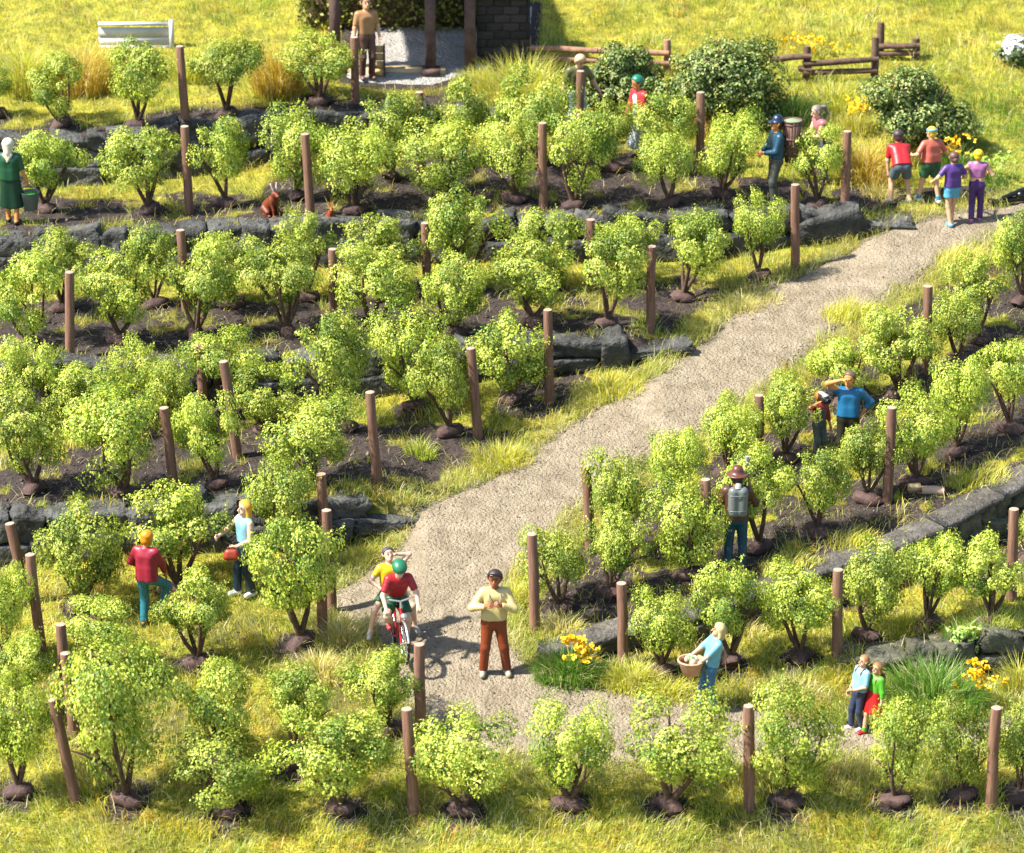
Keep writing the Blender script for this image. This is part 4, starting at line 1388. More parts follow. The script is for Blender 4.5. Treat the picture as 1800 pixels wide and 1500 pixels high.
class Sdf:
    def __init__(self, lo, hi, h):
        self.lo = np.asarray(lo, float); self.h = h
        self.n = np.ceil((np.asarray(hi, float) - self.lo) / h).astype(int) + 1
        self.f = np.ones(self.n, np.float32); self.rs = 1.0
        self.ax = [self.lo[i] + h * np.arange(self.n[i]) for i in range(3)]

    def _box(self, lo, hi):
        a = np.clip(np.floor((np.asarray(lo) - self.lo) / self.h).astype(int), 0, self.n)
        b = np.clip(np.ceil((np.asarray(hi) - self.lo) / self.h).astype(int) + 1, 0, self.n)
        if np.any(b <= a): return None, None
        sl = tuple(slice(a[i], b[i]) for i in range(3))
        G = np.meshgrid(*[self.ax[i][sl[i]] for i in range(3)], indexing='ij')
        return sl, np.stack(G, -1)

    def _min(self, sl, d, k):
        a = self.f[sl]
        if k > 0:
            hh = np.maximum(k - np.abs(a - d), 0) / k
            self.f[sl] = np.minimum(a, d) - hh * hh * k * .25
        else:
            self.f[sl] = np.minimum(a, d)

    def cap(self, a, b, ra, rb=None, k=.03, flat1=False, flat0=False):
        rb = ra if rb is None else rb
        ra *= self.rs; rb *= self.rs
        a = np.asarray(a, float); b = np.asarray(b, float)
        R = max(ra, rb) + .06 + k
        sl, P = self._box(np.minimum(a, b) - R, np.maximum(a, b) + R)
        if sl is None: return self
        ab = b - a; L = np.linalg.norm(ab) + 1e-9
        tt = ((P - a) @ ab) / (L * L)
        t = np.clip(tt, 0, 1)
        d = np.linalg.norm(P - a - t[..., None] * ab, axis=-1) - (ra + (rb - ra) * t)
        if flat1: d = np.maximum(d, (tt - 1) * L)
        if flat0: d = np.maximum(d, -tt * L)
        self._min(sl, d, k)
        return self

    def ell(self, c, r, k=.02, Rm=None):
        c = np.asarray(c, float); r = np.asarray(r, float) * self.rs
        R = r.max() + .06 + k
        sl, P = self._box(c - R, c + R)
        if sl is None: return self
        q = P - c
        if Rm is not None: q = q @ Rm
        d = (np.linalg.norm(q / r, axis=-1) - 1) * r.min()
        self._min(sl, d, k)
        return self

    def cut(self, p, n):
        """remove what lies on the side n points to"""
        n = np.asarray(n, float); n = n / np.linalg.norm(n)
        G = np.stack(np.meshgrid(*self.ax, indexing='ij'), -1)
        self.f = np.maximum(self.f, (G - np.asarray(p)) @ n)
        return self

    def mesh(self, name, mat):
        self.f[0] = self.f[-1] = 1; self.f[:, 0] = self.f[:, -1] = 1; self.f[:, :, 0] = self.f[:, :, -1] = 1
        V, Q = surf_net(self.f, self.h, self.lo)
        return mk_mesh(name, V, Q[:, ::-1], None, None, True, [mat])


def A(*v): return np.array(v, float)


def ik(a, c, l1, l2, pole):
    a = np.asarray(a, float); c = np.asarray(c, float)
    d = c - a; L = np.linalg.norm(d)
    if L > (l1 + l2) * .995:
        c = a + d / L * (l1 + l2) * .995; d = c - a; L = np.linalg.norm(d)
    u = d / L
    x = (l1 * l1 - l2 * l2 + L * L) / (2 * L)
    hgt = math.sqrt(max(l1 * l1 - x * x, 0))
    p = np.asarray(pole, float); p = p - u * np.dot(p, u); p /= np.linalg.norm(p) + 1e-9
    return a + u * x + p * hgt, c


SKIN = {'light': '#e8b48c', 'fair': '#f0c4a4', 'tan': '#d9955f', 'brown': '#8a4f34', 'orange': '#e0954f'}


def person(label, at, H, yaw, pose=None, skin='light', shirt=None, sleeve=1.0, shirt_len=.5, trousers=None, leg=2.0, skirt=None, hem=.45,
           shoes='#4a3a30', hair='#5a4030', hstyle='short', fat=1.0, hat=None, extra=None, socks=None, belt=None, vest=None, midriff=False, loc=None, hcol=None):
    """pose coordinates are body frame (forward, left, up) in metres for a 1.75 m body"""
    pose = pose or {}
    def W(v): return np.array([v[1], -v[0], v[2]], float)          # body frame -> local mesh frame
    F_, L_, U_ = A(0, -1, 0), A(1, 0, 0), A(0, 0, 1)
    pel = W(pose.get('pel', (0, 0, .92)))
    lean, side, tw = rad(pose.get('lean', 0)), rad(pose.get('side', 0)), rad(pose.get('twist', 0))
    Tu = F_ * math.sin(lean) + L_ * math.sin(side) + U_ * math.cos(lean) * math.cos(side); Tu /= np.linalg.norm(Tu)
    Tl = L_ * math.cos(tw) + (-F_) * math.sin(tw); Tl -= Tu * np.dot(Tl, Tu); Tl /= np.linalg.norm(Tl)
    Tf = np.cross(Tl, Tu)
    if np.dot(Tf, F_) < 0: Tf = -Tf
    waist = pel + .16 * Tu; chest = pel + .37 * Tu; neck = pel + .52 * Tu - .01 * Tf
    hy, hp, hr = [rad(v) for v in pose.get('head', (0, 0, 0))]
    Hf0 = Tf * (1 - .55 * (lean > .3)) + F_ * (.55 * (lean > .3)); Hf0 /= np.linalg.norm(Hf0)
    Hl = Tl * math.cos(hy) - Hf0 * math.sin(hy); Hf = Hf0 * math.cos(hy) + Tl * math.sin(hy)
    Hu0 = Tu * (1 - .5 * (lean > .3)) + U_ * .5 * (lean > .3)
    Hf = Hf - Hu0 * np.dot(Hf, Hu0) / np.dot(Hu0, Hu0); Hf /= np.linalg.norm(Hf); Hu0 /= np.linalg.norm(Hu0)
    Hf, Hu = Hf * math.cos(hp) - Hu0 * math.sin(hp), Hu0 * math.cos(hp) + Hf * math.sin(hp)
    Hl = np.cross(Hu, Hf); Hl *= np.sign(np.dot(Hl, L_ * math.cos(hy) - F_ * math.sin(hy))) or 1
    hc = neck + .165 * Hu + .015 * Hf
    HK = 1.09
    Hf, Hl, Hu = Hf * HK, Hl * HK, Hu * HK
    sh = {s: pel + .455 * Tu + s * .175 * Tl * (1 + .3 * (fat - 1)) for s in (-1, 1)}
    hip = {s: pel + s * .085 * L_ - .02 * U_ for s in (-1, 1)}
    Jn = {}
    for s, n_ in ((1, 'l'), (-1, 'r')):
        wr = W(pose.get(n_ + 'h', (.05, s * .29, .80)))
        el, wr = ik(sh[s], wr, .285, .25, W(pose.get(n_ + 'e', (-1, s * .5, -.2))))
        an = W(pose.get(n_ + 'f', (0, s * .10, .085)))
        kn, an = ik(hip[s], an, .42, .41, W(pose.get(n_ + 'k', (1, s * .12, 0))))
        toe = pose.get(n_ + 't', (1, s * .16, -.22))
        td = W(toe); td /= np.linalg.norm(td)
        Jn[n_] = dict(sh=sh[s], el=el, wr=wr, hip=hip[s], kn=kn, an=an, td=td, s=s)
    pts = np.array([v for j in Jn.values() for k_, v in j.items() if k_ in ('sh', 'el', 'wr', 'hip', 'kn', 'an')] + [hc + Hu * .1, pel])
    lo = pts.min(0) - .27; hi = pts.max(0) + .27

    def torso(S, r=0.0, part='all', k=.05, low=None):
        f2 = fat
        for sg in (-1, 1):
            if part in ('all', 'low'):
                S.cap(pel + sg * .068 * L_ * f2, waist + sg * .052 * Tl * f2, .108 * f2 + r, .096 * f2 + r, k)
            if part in ('all', 'up'):
                S.cap((pel + .06 * Tu if low is None else pel + low * Tu) + sg * .055 * Tl * f2, chest + sg * .07 * Tl, .100 * f2 + r, .108 * (1 + .5 * (f2 - 1)) + r, k)
        if part in ('all', 'up'):
            S.cap(sh[-1] * .86 + sh[1] * .14, sh[1] * .86 + sh[-1] * .14, .062 + r, None, k)
            S.cap(chest + .04 * Tu, neck - .03 * Tu, .095 + r, .055 + r, k)
        if fat > 1.1 and part in ('all', 'low', 'up'):
            S.ell(waist + Tf * .05, (.13 * f2 + r, .13 * f2 + r, .15 + r), k)

    def arm(S, j, r=0.0, upto=2.0, k=.03):
        u = min(upto, 1.0)
        S.cap(j['sh'], lerp(j['sh'], j['el'], u), .056 + r, lerp(.056, .043, u) + r, k, flat1=upto < 1)
        if upto > 1:
            v = upto - 1
            S.cap(j['el'], lerp(j['el'], j['wr'], v), .043 + r, lerp(.043, .029, v) + r, k, flat1=True if r else False)

    def legp(S, j, r=0.0, upto=2.0, k=.03, flare=0.0):
        u = min(upto, 1.0)
        S.cap(j['hip'], lerp(j['hip'], j['kn'], u), .088 * (1 + .5 * (fat - 1)) + r, lerp(.088, .06, u) + r + (.03 if upto < 1 and r else 0), k, flat1=upto < 1)
        if upto > 1:
            v = upto - 1
            S.cap(j['kn'], lerp(j['kn'], j['an'], v), .06 + r, lerp(.06, .042, v) + r + flare, k, flat1=bool(r))

    # --- the body: one continuous surface
    S = Sdf(lo, hi, .0125)
    torso(S, -.004 if shirt else 0)
    S.cap(neck - .04 * Tu, hc - .04 * Hu, .054, .052, .03)
    S.rs = HK
    S.cap(hc + Hu * .022 - Hf * .016, hc - Hu * .052 + Hf * .020, .094, .064, .03)
    S.cap(hc + Hf * .086 + Hu * .012, hc + Hf * .107 - Hu * .022, .009, .016, .012)
    S.cap(hc - Hu * .085 + Hf * .055, hc - Hu * .08 + Hf * .06, .03, None, .03)
    for sg in (-1, 1):
        S.cap(hc + sg * Hl * .088 - Hu * .02, hc + sg * Hl * .096 + Hu * .018 - Hf * .01, .016, .02, .012)
    S.rs = 1.0
    for n_, j in Jn.items():
        arm(S, j); legp(S, j)
        S.cap(j['an'] - U_ * .015, j['an'] + j['td'] * .135, .043, .034, .03)
        S.cap(j['an'] - U_ * .02, j['an'] - j['td'] * .03 - U_ * .035, .04, .036, .03)
        # hand: palm, four fingers, thumb
        d = j['wr'] - j['el']; d /= np.linalg.norm(d)
        hd = pose.get(n_ + 'd')
        if hd is not None:
            d = W(hd); d /= np.linalg.norm(d)
        nrm = W(pose.get(n_ + 'n', (0.25, -j['s'], 0.0))); nrm = nrm - d * np.dot(nrm, d); nrm /= np.linalg.norm(nrm) + 1e-9
        sd_ = np.cross(d, nrm)
        if np.dot(sd_, F_ + .4 * U_) < 0: sd_ = -sd_
        curl = pose.get(n_ + 'c', .55)
        w0 = j['wr']
        S.cap(w0 + d * .02 + sd_ * .016, w0 + d * .075 + sd_ * .024, .021, .019, .02)
        S.cap(w0 + d * .02 - sd_ * .014, w0 + d * .07 - sd_ * .022, .021, .018, .02)
        for q, (of, ln) in enumerate(((.032, .068), (.011, .076), (-.011, .070), (-.032, .056))):
            b0 = w0 + d * .082 + sd_ * of
            d1 = d * math.cos(curl) + nrm * math.sin(curl) + sd_ * of * 1.2
            b1 = b0 + d1 * ln * .55
            d2 = d * math.cos(curl * 2.3) + nrm * math.sin(curl * 2.3)
            S.cap(b0 - d * .015, b1, .0115, .0105, .004); S.cap(b1, b1 + d2 * ln * .5, .0105, .0085, .006)
        tb = w0 + d * .03 + sd_ * .03
        t1 = tb + (d * .6 + sd_ * .65 + nrm * .3) * .04
        S.cap(tb, t1, .014, .012, .012); S.cap(t1, t1 + (d * .8 + nrm * .5 + sd_ * .1) * .032, .012, .009, .006)
    body = add('person', S.mesh('person', paint(SKIN.get(skin, skin), .5, .12)))
    tag(body, label, 'person')
    sc = H / 1.75
    p = hit(*at) if loc is None else np.asarray(loc, float)
    body.location = p
    body.rotation_euler = (0, 0, rad(yaw))
    body.scale = (sc, sc, sc)
    body['joint'] = 0
    del body['joint']

    def part(name, S, col, rough=.42):
        if not (S.f < 0).any(): return None
        return add(name, S.mesh(name, paint(col, rough)), body)

    if trousers:
        S = Sdf(lo, hi, .017)
        for sg in (-1, 1):
            S.cap(pel + sg * .068 * L_ * fat - .03 * U_, pel + .13 * Tu + sg * .052 * Tl * fat, .118 * fat, .108 * fat, .05)
        for j in Jn.values(): legp(S, j, .014, leg if leg < 1.9 else 1.96, .035, .012 if leg > 1.9 else 0)
        S.cut(pel + .17 * Tu, Tu)
        part('shorts' if leg < 1.2 else 'trousers', S, trousers)
    if skirt:
        S = Sdf(lo, hi, .017)
        bot = A((Jn['l']['kn'][0] + Jn['r']['kn'][0]) / 2, (Jn['l']['kn'][1] + Jn['r']['kn'][1]) / 2, hem)
        for sg in (-1, 1):
            S.cap(pel + .15 * Tu + sg * .055 * Tl, bot + sg * .09 * L_, .118 * fat, .15 * fat + .02, .06, flat1=True)
        S.cut(pel + .18 * Tu, Tu)
        part('skirt', S, skirt)
    if shirt:
        S = Sdf(lo, hi, .0165)
        torso(S, .016, 'up', .05, low=.10 - .16 * shirt_len if not midriff else .2)
        if shirt_len > .3 and not midriff:
            for sg in (-1, 1):
                S.cap(pel + sg * .07 * L_ * fat + (.10 - .16 * shirt_len) * Tu, waist + sg * .055 * Tl * fat, .127 * fat, .115 * fat, .05)
        if sleeve > 0:
            for j in Jn.values(): arm(S, j, .016, min(sleeve, 1.93), .035)
        S.cut(pel + (.09 - .15 * shirt_len if not midriff else .17) * Tu, -Tu)
        S.cut(neck + .012 * Tu + .02 * Tf, Tu * .9 + Tf * .35)
        part('shirt', S, shirt)
    if vest:
        S = Sdf(lo, hi, .0165)
        torso(S, .026, 'up', .05, low=.06)
        S.cut(pel + .06 * Tu, -Tu); S.cut(neck - .01 * Tu, Tu)
        for sg in (-1, 1): S.cut(sh[sg] * .80 + sh[-sg] * .20, Tl * sg)
        part('vest', S, vest)
    if belt:
        S = Sdf(lo, hi, .015)
        for sg in (-1, 1): S.cap(pel + .10 * Tu + sg * .055 * Tl * fat, pel + .16 * Tu + sg * .055 * Tl * fat, .132 * fat, .128 * fat, .03)
        S.cut(pel + .165 * Tu, Tu); S.cut(pel + .12 * Tu, -Tu)
        part('belt', S, belt)
    for n_, j in Jn.items():
        if shoes:
            S = Sdf(j['an'] - .26, j['an'] + .26, .012)
            S.cap(j['an'] - U_ * .02, j['an'] + j['td'] * .14 - U_ * .0, .052, .043, .03)
            S.cap(j['an'] - U_ * .03, j['an'] - j['td'] * .035 - U_ * .035, .048, .045, .03)
            S.cut(j['an'] + U_ * .022, U_ * .9 - j['td'] * .3)
            part('shoe', S, shoes)
        if socks:
            S = Sdf(j['an'] - .26, j['an'] + .26, .012)
            u = (j['kn'] - j['an']) / np.linalg.norm(j['kn'] - j['an'])
            S.cap(j['an'], j['an'] + u * .10, .054, .056, .01, flat1=True)
            part('sock', S, socks)
    # hair, hats
    hb = (hc + Hu * .022 - Hf * .016, hc - Hu * .052 + Hf * .020)
    hlo, hhi = hc - .48, hc + .36
    if hair:
        S = Sdf(hlo, hhi, .0125); S.rs = HK
        S.cap(hb[0], hb[1] * .6 + hb[0] * .4 - Hf * .03, .108, .09, .02)
        S.cut(hc + Hf * .028 + Hu * .03, Hf * .9 - Hu * .42)
        if hstyle in ('long', 'bob'):
            ln = .22 if hstyle == 'long' else .13
            for sg in (-1, 1):
                S.cap(hc + sg * Hl * .062 - Hf * .03 + Hu * .03, hc + sg * Hl * .075 - Hf * .03 - Hu * ln * .8, .05, .04, .03)
            S.cap(hc - Hf * .06, hc - Hf * .075 - Hu * ln, .075, .06, .04)
        if hstyle == 'ponytail':
            S.cap(hc - Hf * .09 + Hu * .05, hc - Hf * .19 + Hu * .02, .035, .04, .02)
            S.cap(hc - Hf * .19 + Hu * .02, hc - Hf * .22 - Hu * .12, .04, .03, .02)
            S.cap(hc - Hf * .22 - Hu * .12, hc - Hf * .12 - Hu * .2, .03, .015, .02)
        if hstyle == 'bun':
            S.ell(hc - Hf * .10 - Hu * .03, (.05, .05, .05), .02)
        if hstyle == 'scarf':
            S.cap(hc - Hf * .02, hc - Hf * .06 - Hu * .12, .10, .07, .03)
            S.cap(hc - Hf * .07 - Hu * .1, hc - Hf * .09 - Hu * .2, .05, .035, .03)
            S.cap(hc - Hf * .08 - Hu * .16 - Hl * .06, hc - Hf * .11 - Hu * .28, .035, .02, .02)
            S.cap(hc - Hf * .08 - Hu * .16 + Hl * .06, hc - Hf * .11 - Hu * .25, .035, .02, .02)
        part('headscarf' if hstyle == 'scarf' else 'hair', S, hair, .5)
    Rm = np.stack([Hl, Hf, Hu], 1) / HK
    if hat:
        kind, hcx = hat
        S = Sdf(hlo, hhi, .0125); S.rs = HK
        if kind == 'cap':
            S.cap(hc + Hu * .045 - Hf * .02, hc + Hu * .07 - Hf * .02, .112, .095, .02)
            S.cut(hc + Hu * .03, -Hu)
            S.ell(hc + Hu * .045 + Hf * .095, (.075, .07, .014), .02, Rm)
        elif kind == 'brim':
            S.cap(hc + Hu * .05 - Hf * .01, hc + Hu * .10 - Hf * .01, .112, .085, .03)
            S.cut(hc + Hu * .035, -Hu)
            S.ell(hc + Hu * .045 - Hf * .005, (.165, .175, .016), .03, Rm)
        elif kind == 'helmet':
            S.ell(hc + Hu * .05 - Hf * .02, (.115, .14, .10), .02, Rm)
            S.cut(hc + Hu * .025, -Hu)
        elif kind == 'band':
            S.cap(hc + Hu * .035 - Hf * .016, hc + Hu * .07 - Hf * .018, .117, .113, .01)
            S.cut(hc + Hu * .075, Hu); S.cut(hc + Hu * .035, -Hu)
        elif kind == 'scarfcap':
            S.cap(hc + Hu * .03 - Hf * .03, hc - Hu * .04 - Hf * .04, .115, .098, .02)
            S.cut(hc + Hf * .03 + Hu * .05, Hf * .85 - Hu * .55)
        part({'cap': 'cap', 'brim': 'hat', 'helmet': 'cap', 'band': 'headband', 'scarfcap': 'headscarf'}[kind], S, hcx, .35)
    # face
    for sg in (-1, 1):
        c = hc + sg * Hl * .034 + Hf * .079 + Hu * .016
        MB().ball(c, (.014, .011, .010), 8, 5).build('eye', paint('#2a1c16', .3), body, smooth=True)
        c = hc + sg * Hl * .035 + Hf * .080 + Hu * .040
        MB().tube([c - Hl * sg * .02 - Hf * -.004, c, c + Hl * sg * .018 - Hf * .008], [.005, .006, .004], 5).build('eyebrow', paint('#4a3022'), body)
    c = hc + Hf * .081 - Hu * .052
    MB().tube([c - Hl * .024 - Hf * .007, c + Hf * .004, c + Hl * .024 - Hf * .007], [.005, .009, .005], 6).build('mouth', paint('#a84a40'), body, smooth=True)
    Mw = Matrix.Translation(p) @ Matrix.Rotation(rad(yaw), 4, 'Z') @ Matrix.Scale(sc, 4)
    info = dict(body=body, J=Jn, sh=sh, pel=pel, waist=waist, chest=chest, neck=neck, hc=hc, Tu=Tu, Tl=Tl, Tf=Tf, Hf=Hf, Hu=Hu, Hl=Hl, sc=sc, yaw=rad(yaw),
                W=lambda v: np.array(Mw @ Vector(v)))
    return info


def hand_pt(P, n_, d=.10):
    j = P['J'][n_]
    v = j['wr'] - j['el']; v /= np.linalg.norm(v)
    return P['W'](j['wr'] + v * d)


# 1 woman in green with headscarf, walking away, bucket in her right hand
P1 = person('woman in a dark green dress and white headscarf seen from behind', (22, 395), 1.68, 172, dict(rh=(.06, -.33, .76), lh=(.16, .20, .98), le=(-.4, 1, -.2), rf=(-.05, -.10, .085), lf=(.10, .10, .085)),
            'orange', '#155234', .95, .6, skirt='#123f2b', hem=.36, shoes='#2c2320', hair='#efe4c4', hstyle='scarf', belt='#7a3a30')
M_tin = rough_mat('dull_tin', (0.09, 0.12, 0.10), (0.15, 0.18, 0.16), 6, .5, .15, 20)
q = hand_pt(P1, 'r', .09)
bk = thing('bucket', 'grey metal bucket with green leaves carried by the woman in green', 'bucket', q - np.array([-.04, 0, .46]))
MB().lathe([(.001, .0), (.12, 0), (.175, .34), (.185, .35), (.165, .34), (.16, .30)], 18).build('pail', M_tin, bk, smooth=True)
MB().lathe([(.001, .335), (.10, .33), (.162, .30)], 18).build('leaf_filling', paint('#3f9a3c', .6), bk, smooth=True)
MB().tube([(-.17, 0, .33), (-.12, 0, .43), (-.03, 0, .46), (.08, 0, .44), (.17, 0, .33)], .010, 6).build('bucket_handle', M_tin, bk)

# 2 man in olive shirt with a cane
P2 = person('fair haired man in an olive shirt and pale blue trousers leaning on a cane', (1012, 240), 1.74, 22, dict(lean=10, lh=(.10, .46, .90), ln=(0, 0, -1), rh=(.0, -.30, .84), head=(8, 22, 0), lf=(0.05, .12, .085), rf=(-.05, -.12, .085)),
            'light', '#6f6f45', .9, .1, trousers='#9fb6c6', hair='#d9b892', hstyle='short', shoes='#3a2c24')
q = hand_pt(P2, 'l', .06)
g_ = ground_at(q[0] + .10, q[1], 0)
cane = thing('walking_cane', 'dark wooden cane held by the man in the olive shirt', 'cane', g_)
d_ = q - g_
MB().tube([(0, 0, 0), d_ * .5, d_], [.022, .028, .032], 8).tube([d_ + A(-.05, 0, .0), d_ + A(0, 0, .015), d_ + A(.08, 0, .0)], [.03, .034, .028], 8).build('shaft', paint('#3c2118', .5), cane, smooth=True)

# 3 old woman in red cardigan with green headscarf
P3 = person('woman in a red cardigan and green headscarf behind the vines', (1128, 280), 1.70, -58, dict(lean=10, lh=(.28, .16, .90), rh=(.30, -.14, .88), head=(0, 10, 0)),
            'tan', '#c43a3f', 1.9, 1.0, skirt='#cfdcdf', hem=.25, hair='#2a2520', hstyle='short', hat=('scarfcap', '#1c7f63'), shoes='#2c2320', fat=1.1)
S = Sdf(P3['pel'] - .4, P3['neck'] + .4, .016)
for sg in (-1, 1): S.cap(P3['pel'] + sg * .03 * P3['Tl'], P3['chest'] + sg * .03 * P3['Tl'] + P3['Tf'] * .01, .135, .128, .04)
S.cut(P3['chest'] + P3['Tf'] * .07, -P3['Tf']); S.cut(P3['neck'] - .02 * P3['Tu'], P3['Tu'])
add('blouse', S.mesh('blouse', paint('#dfe6e6')), P3['body'])

# 4 man with the carrying basket
P4 = person('man in blue jacket, cap and black boots carrying a tall back basket', (1362, 360), 1.72, -75, dict(lh=(.28, .06, 1.06), rh=(.30, -.06, 1.02), le=(-.6, 1, -.6), re=(-.6, -1, -.6), lf=(.06, .12, .085), rf=(-.06, -.14, .085), head=(0, 2, 0), lc=1.0, rc=1.0),
            'orange', '#1c4a63', 1.9, .45, trousers='#50534e', shoes='#15130f', hair='#2b2624', hat=('cap', '#1d3252'), vest='#1e2c36')
for n_ in 'lr':
    j = P4['J'][n_]
    S = Sdf(np.minimum(j['an'], j['kn']) - .12, np.maximum(j['an'], j['kn']) + .12, .014)
    S.cap(j['an'], lerp(j['an'], j['kn'], .86), .062, .074, .02, flat1=True)
    add('boot_shaft', S.mesh('boot_shaft', paint('#15130f', .3)), P4['body'])
M_wick = rough_mat('basket_staves', (0.075, 0.038, 0.028), (0.17, 0.09, 0.065), 7, .6, .5, 26, .15, stretch=(3, 3, .5))
bw = P4['W'](P4['chest'] - P4['Tf'] * .30 - P4['Tu'] * .46)
bas = thing('back_basket', 'tall brown stave basket filled with green, on the blue jacketed man', 'basket', bw, P4['yaw'] + rad(15))
bas.scale = (.78, .78, 1.0)
for k in range(18):
    th = 2 * math.pi * k / 18
    c, s_ = math.cos(th), math.sin(th)
    mb = MB()
    r0, r1 = .15, .235
    w0, w1 = .050, .076
    tn = A(-s_, c, 0)
    vs = []
    for (r, z, w) in ((r0, 0, w0), (r1, .80, w1)):
        cc = A(c * r, s_ * r, z); cn = A(c, s_, 0) * .018
        vs += [cc - tn * w / 2, cc + tn * w / 2, cc + tn * w / 2 - cn, cc - tn * w / 2 - cn]
    mb.push(vs, [(0, 1, 5, 4), (1, 2, 6, 5), (2, 3, 7, 6), (3, 0, 4, 7), (3, 2, 1, 0), (4, 5, 6, 7)])
    mb.build('stave', M_wick, bas)
for z, r in ((.24, .178), (.46, .202), (.74, .232), (.80, .238)):
    MB().torus((0, 0, z), r, .016, (0, 0, 1), 24, 6).build('hoop', M_wick, bas, smooth=True)
MB().lathe([(.001, .82), (.12, .815), (.222, .78)], 18).build('grape_filling', paint('#8ea57a', .7), bas, smooth=True)
MB().lathe([(.001, 0.01), (.15, 0.01)], 18).build('basket_bottom', M_wick, bas)

# 5 woman with ponytail
P5 = person('woman with a grey ponytail in a pink top bending over a vine', (1448, 322), 1.60, -68, dict(pel=(0, 0, .92), lean=20, lh=(.46, .05, 1.04), rh=(.50, -.05, 1.08), lc=.3, rc=.3, head=(0, 8, 0)),
            'fair', '#c7737a', .15, .2, trousers='#5f6a78', hair='#8c7a74', hstyle='ponytail')

# 6-9 the group at the end of the path
P6 = person('man in a red shirt and grey shorts bending with hands on his knees', (1582, 358), 1.60, 188, dict(pel=(-.05, 0, .84), lean=50, lh=(.30, .20, .58), rh=(.30, -.20, .58), le=(.2, 1, .1), re=(.2, -1, .1), lf=(0, .20, .085), rf=(0, -.20, .085), head=(0, -20, 0)),
            'light', '#c42a31', .8, .9, trousers='#5a6c74', leg=.72, hair='#4a3a3c', shoes='#7f9096', fat=1.06)
P7 = person('stout man in a salmon shirt and green shorts with a headband', (1634, 357), 1.50, 205, dict(lean=4, lh=(.22, .36, 1.08), rh=(.20, -.34, 1.02), le=(-1, .6, -.3), re=(-1, -.6, -.3), lf=(.16, .20, .085), rf=(-.16, -.13, .085), lc=1.2, rc=1.2, head=(25, 0, 0)),
            'light', '#d06a55', .9, .35, trousers='#25583a', leg=.72, hair='#e6c84a', hat=('band', '#6aa7c8'), shoes='#e8ebee', socks='#3d8fb5', fat=1.28)
P8 = person('woman in a purple T-shirt and light blue shorts walking away', (1671, 398), 1.46, 196, dict(lh=(.20, .40, 1.02), rh=(.26, -.30, 1.02), le=(-.6, .8, -.6), re=(-.8, -.7, -.5), lf=(-.10, .05, .085), rf=(.10, -.05, .085), lc=1.2, rc=1.1),
            'light', '#5f3e8c', .75, .55, trousers='#5fb0d3', leg=.5, hair='#6a4a44', hstyle='bun', shoes='#69b4cf')
P9 = person('yellow haired woman in a lilac crop top and purple leggings', (1714, 392), 1.44, 170, dict(lh=(.20, .30, 1.12), rh=(.24, -.24, 1.14), le=(-.6, .8, -.6), re=(-.6, -.8, -.6), lf=(-.06, .09, .085), rf=(.08, -.09, .085), lc=1.2, rc=1.2),
            'light', '#a86a9a', .12, .0, trousers='#4a2670', leg=2, hair='#f2cf1d', hstyle='short', shoes='#a5549a', midriff=True)

# 10 man in red jacket stepping on a spade
P10 = person('orange haired man in a crimson jacket with one foot raised', (262, 1102), 1.64, 160, dict(rh=(.28, -.20, .90), lh=(.22, .22, .98), le=(-.6, 1, -.4), re=(-.7, -1, -.4), rf=(.28, -.13, .26), lf=(-.02, .08, .085), rk=(1, -.5, .2), head=(-20, 12, 0), lc=1.1, rc=1.1),
             'orange', '#a3263c', 1.92, .95, trousers='#2f7f92', hair='#e8910f', hstyle='short', shoes='#2f2420')
q = hand_pt(P10, 'r', .07)
gq = ground_at(q[0] + .03, q[1] + .08)
spd = thing('spade', 'wooden handled spade under the hands of the crimson jacketed man', 'spade', gq)
d_ = q - gq
d_ = d_ / np.linalg.norm(d_) * 1.05
MB().tube([d_ * .22, d_], [.018, .018], 8).tube([d_ + A(-.07, 0, 0), d_ + A(.07, 0, 0)], .016, 7).build('spade_handle', paint('#c88f3e', .5), spd, smooth=True)
mb = MB(); mb.box((0, 0, .12), (.20, .02, .28)); mb.build('spade_blade', M_tin, spd)

# 11 blonde woman with a bag
P11 = person('blonde woman in a light blue halter top and dark jeans', (434, 1047), 1.64, -55, dict(lh=(.24, .12, 1.00), le=(-.8, .8, -.4), rh=(.40, -.20, 1.12), re=(-.4, -.8, -.6), lf=(-.05, .10, .085), rf=(.12, -.10, .085), lc=.8, rc=.8, head=(0, 0, 0)),
             'fair', '#8cc0d2', 0, .15, trousers='#1d3446', hair='#efb23c', hstyle='long', shoes='#eef0ee')
q = hand_pt(P11, 'l', .06)
bag = thing('shoulder_bag', 'small rust red bag held at the blonde woman\'s waist', 'bag', q - np.array([.03, .02, .20]))
S = Sdf((-.2, -.2, -.1), (.2, .2, .3), .013)
S.cap((-.06, 0, .07), (.06, 0, .07), .075, None, .03); S.cap((-.05, 0, .13), (.05, 0, .13), .06, None, .03)
add('pouch', S.mesh('pouch', paint('#a8412a')), bag)
MB().tube([(-.09, 0, .13), (-.05, 0, .22), (.04, 0, .22), (.09, 0, .13)], .010, 6).build('strap', paint('#7a2d1c'), bag)

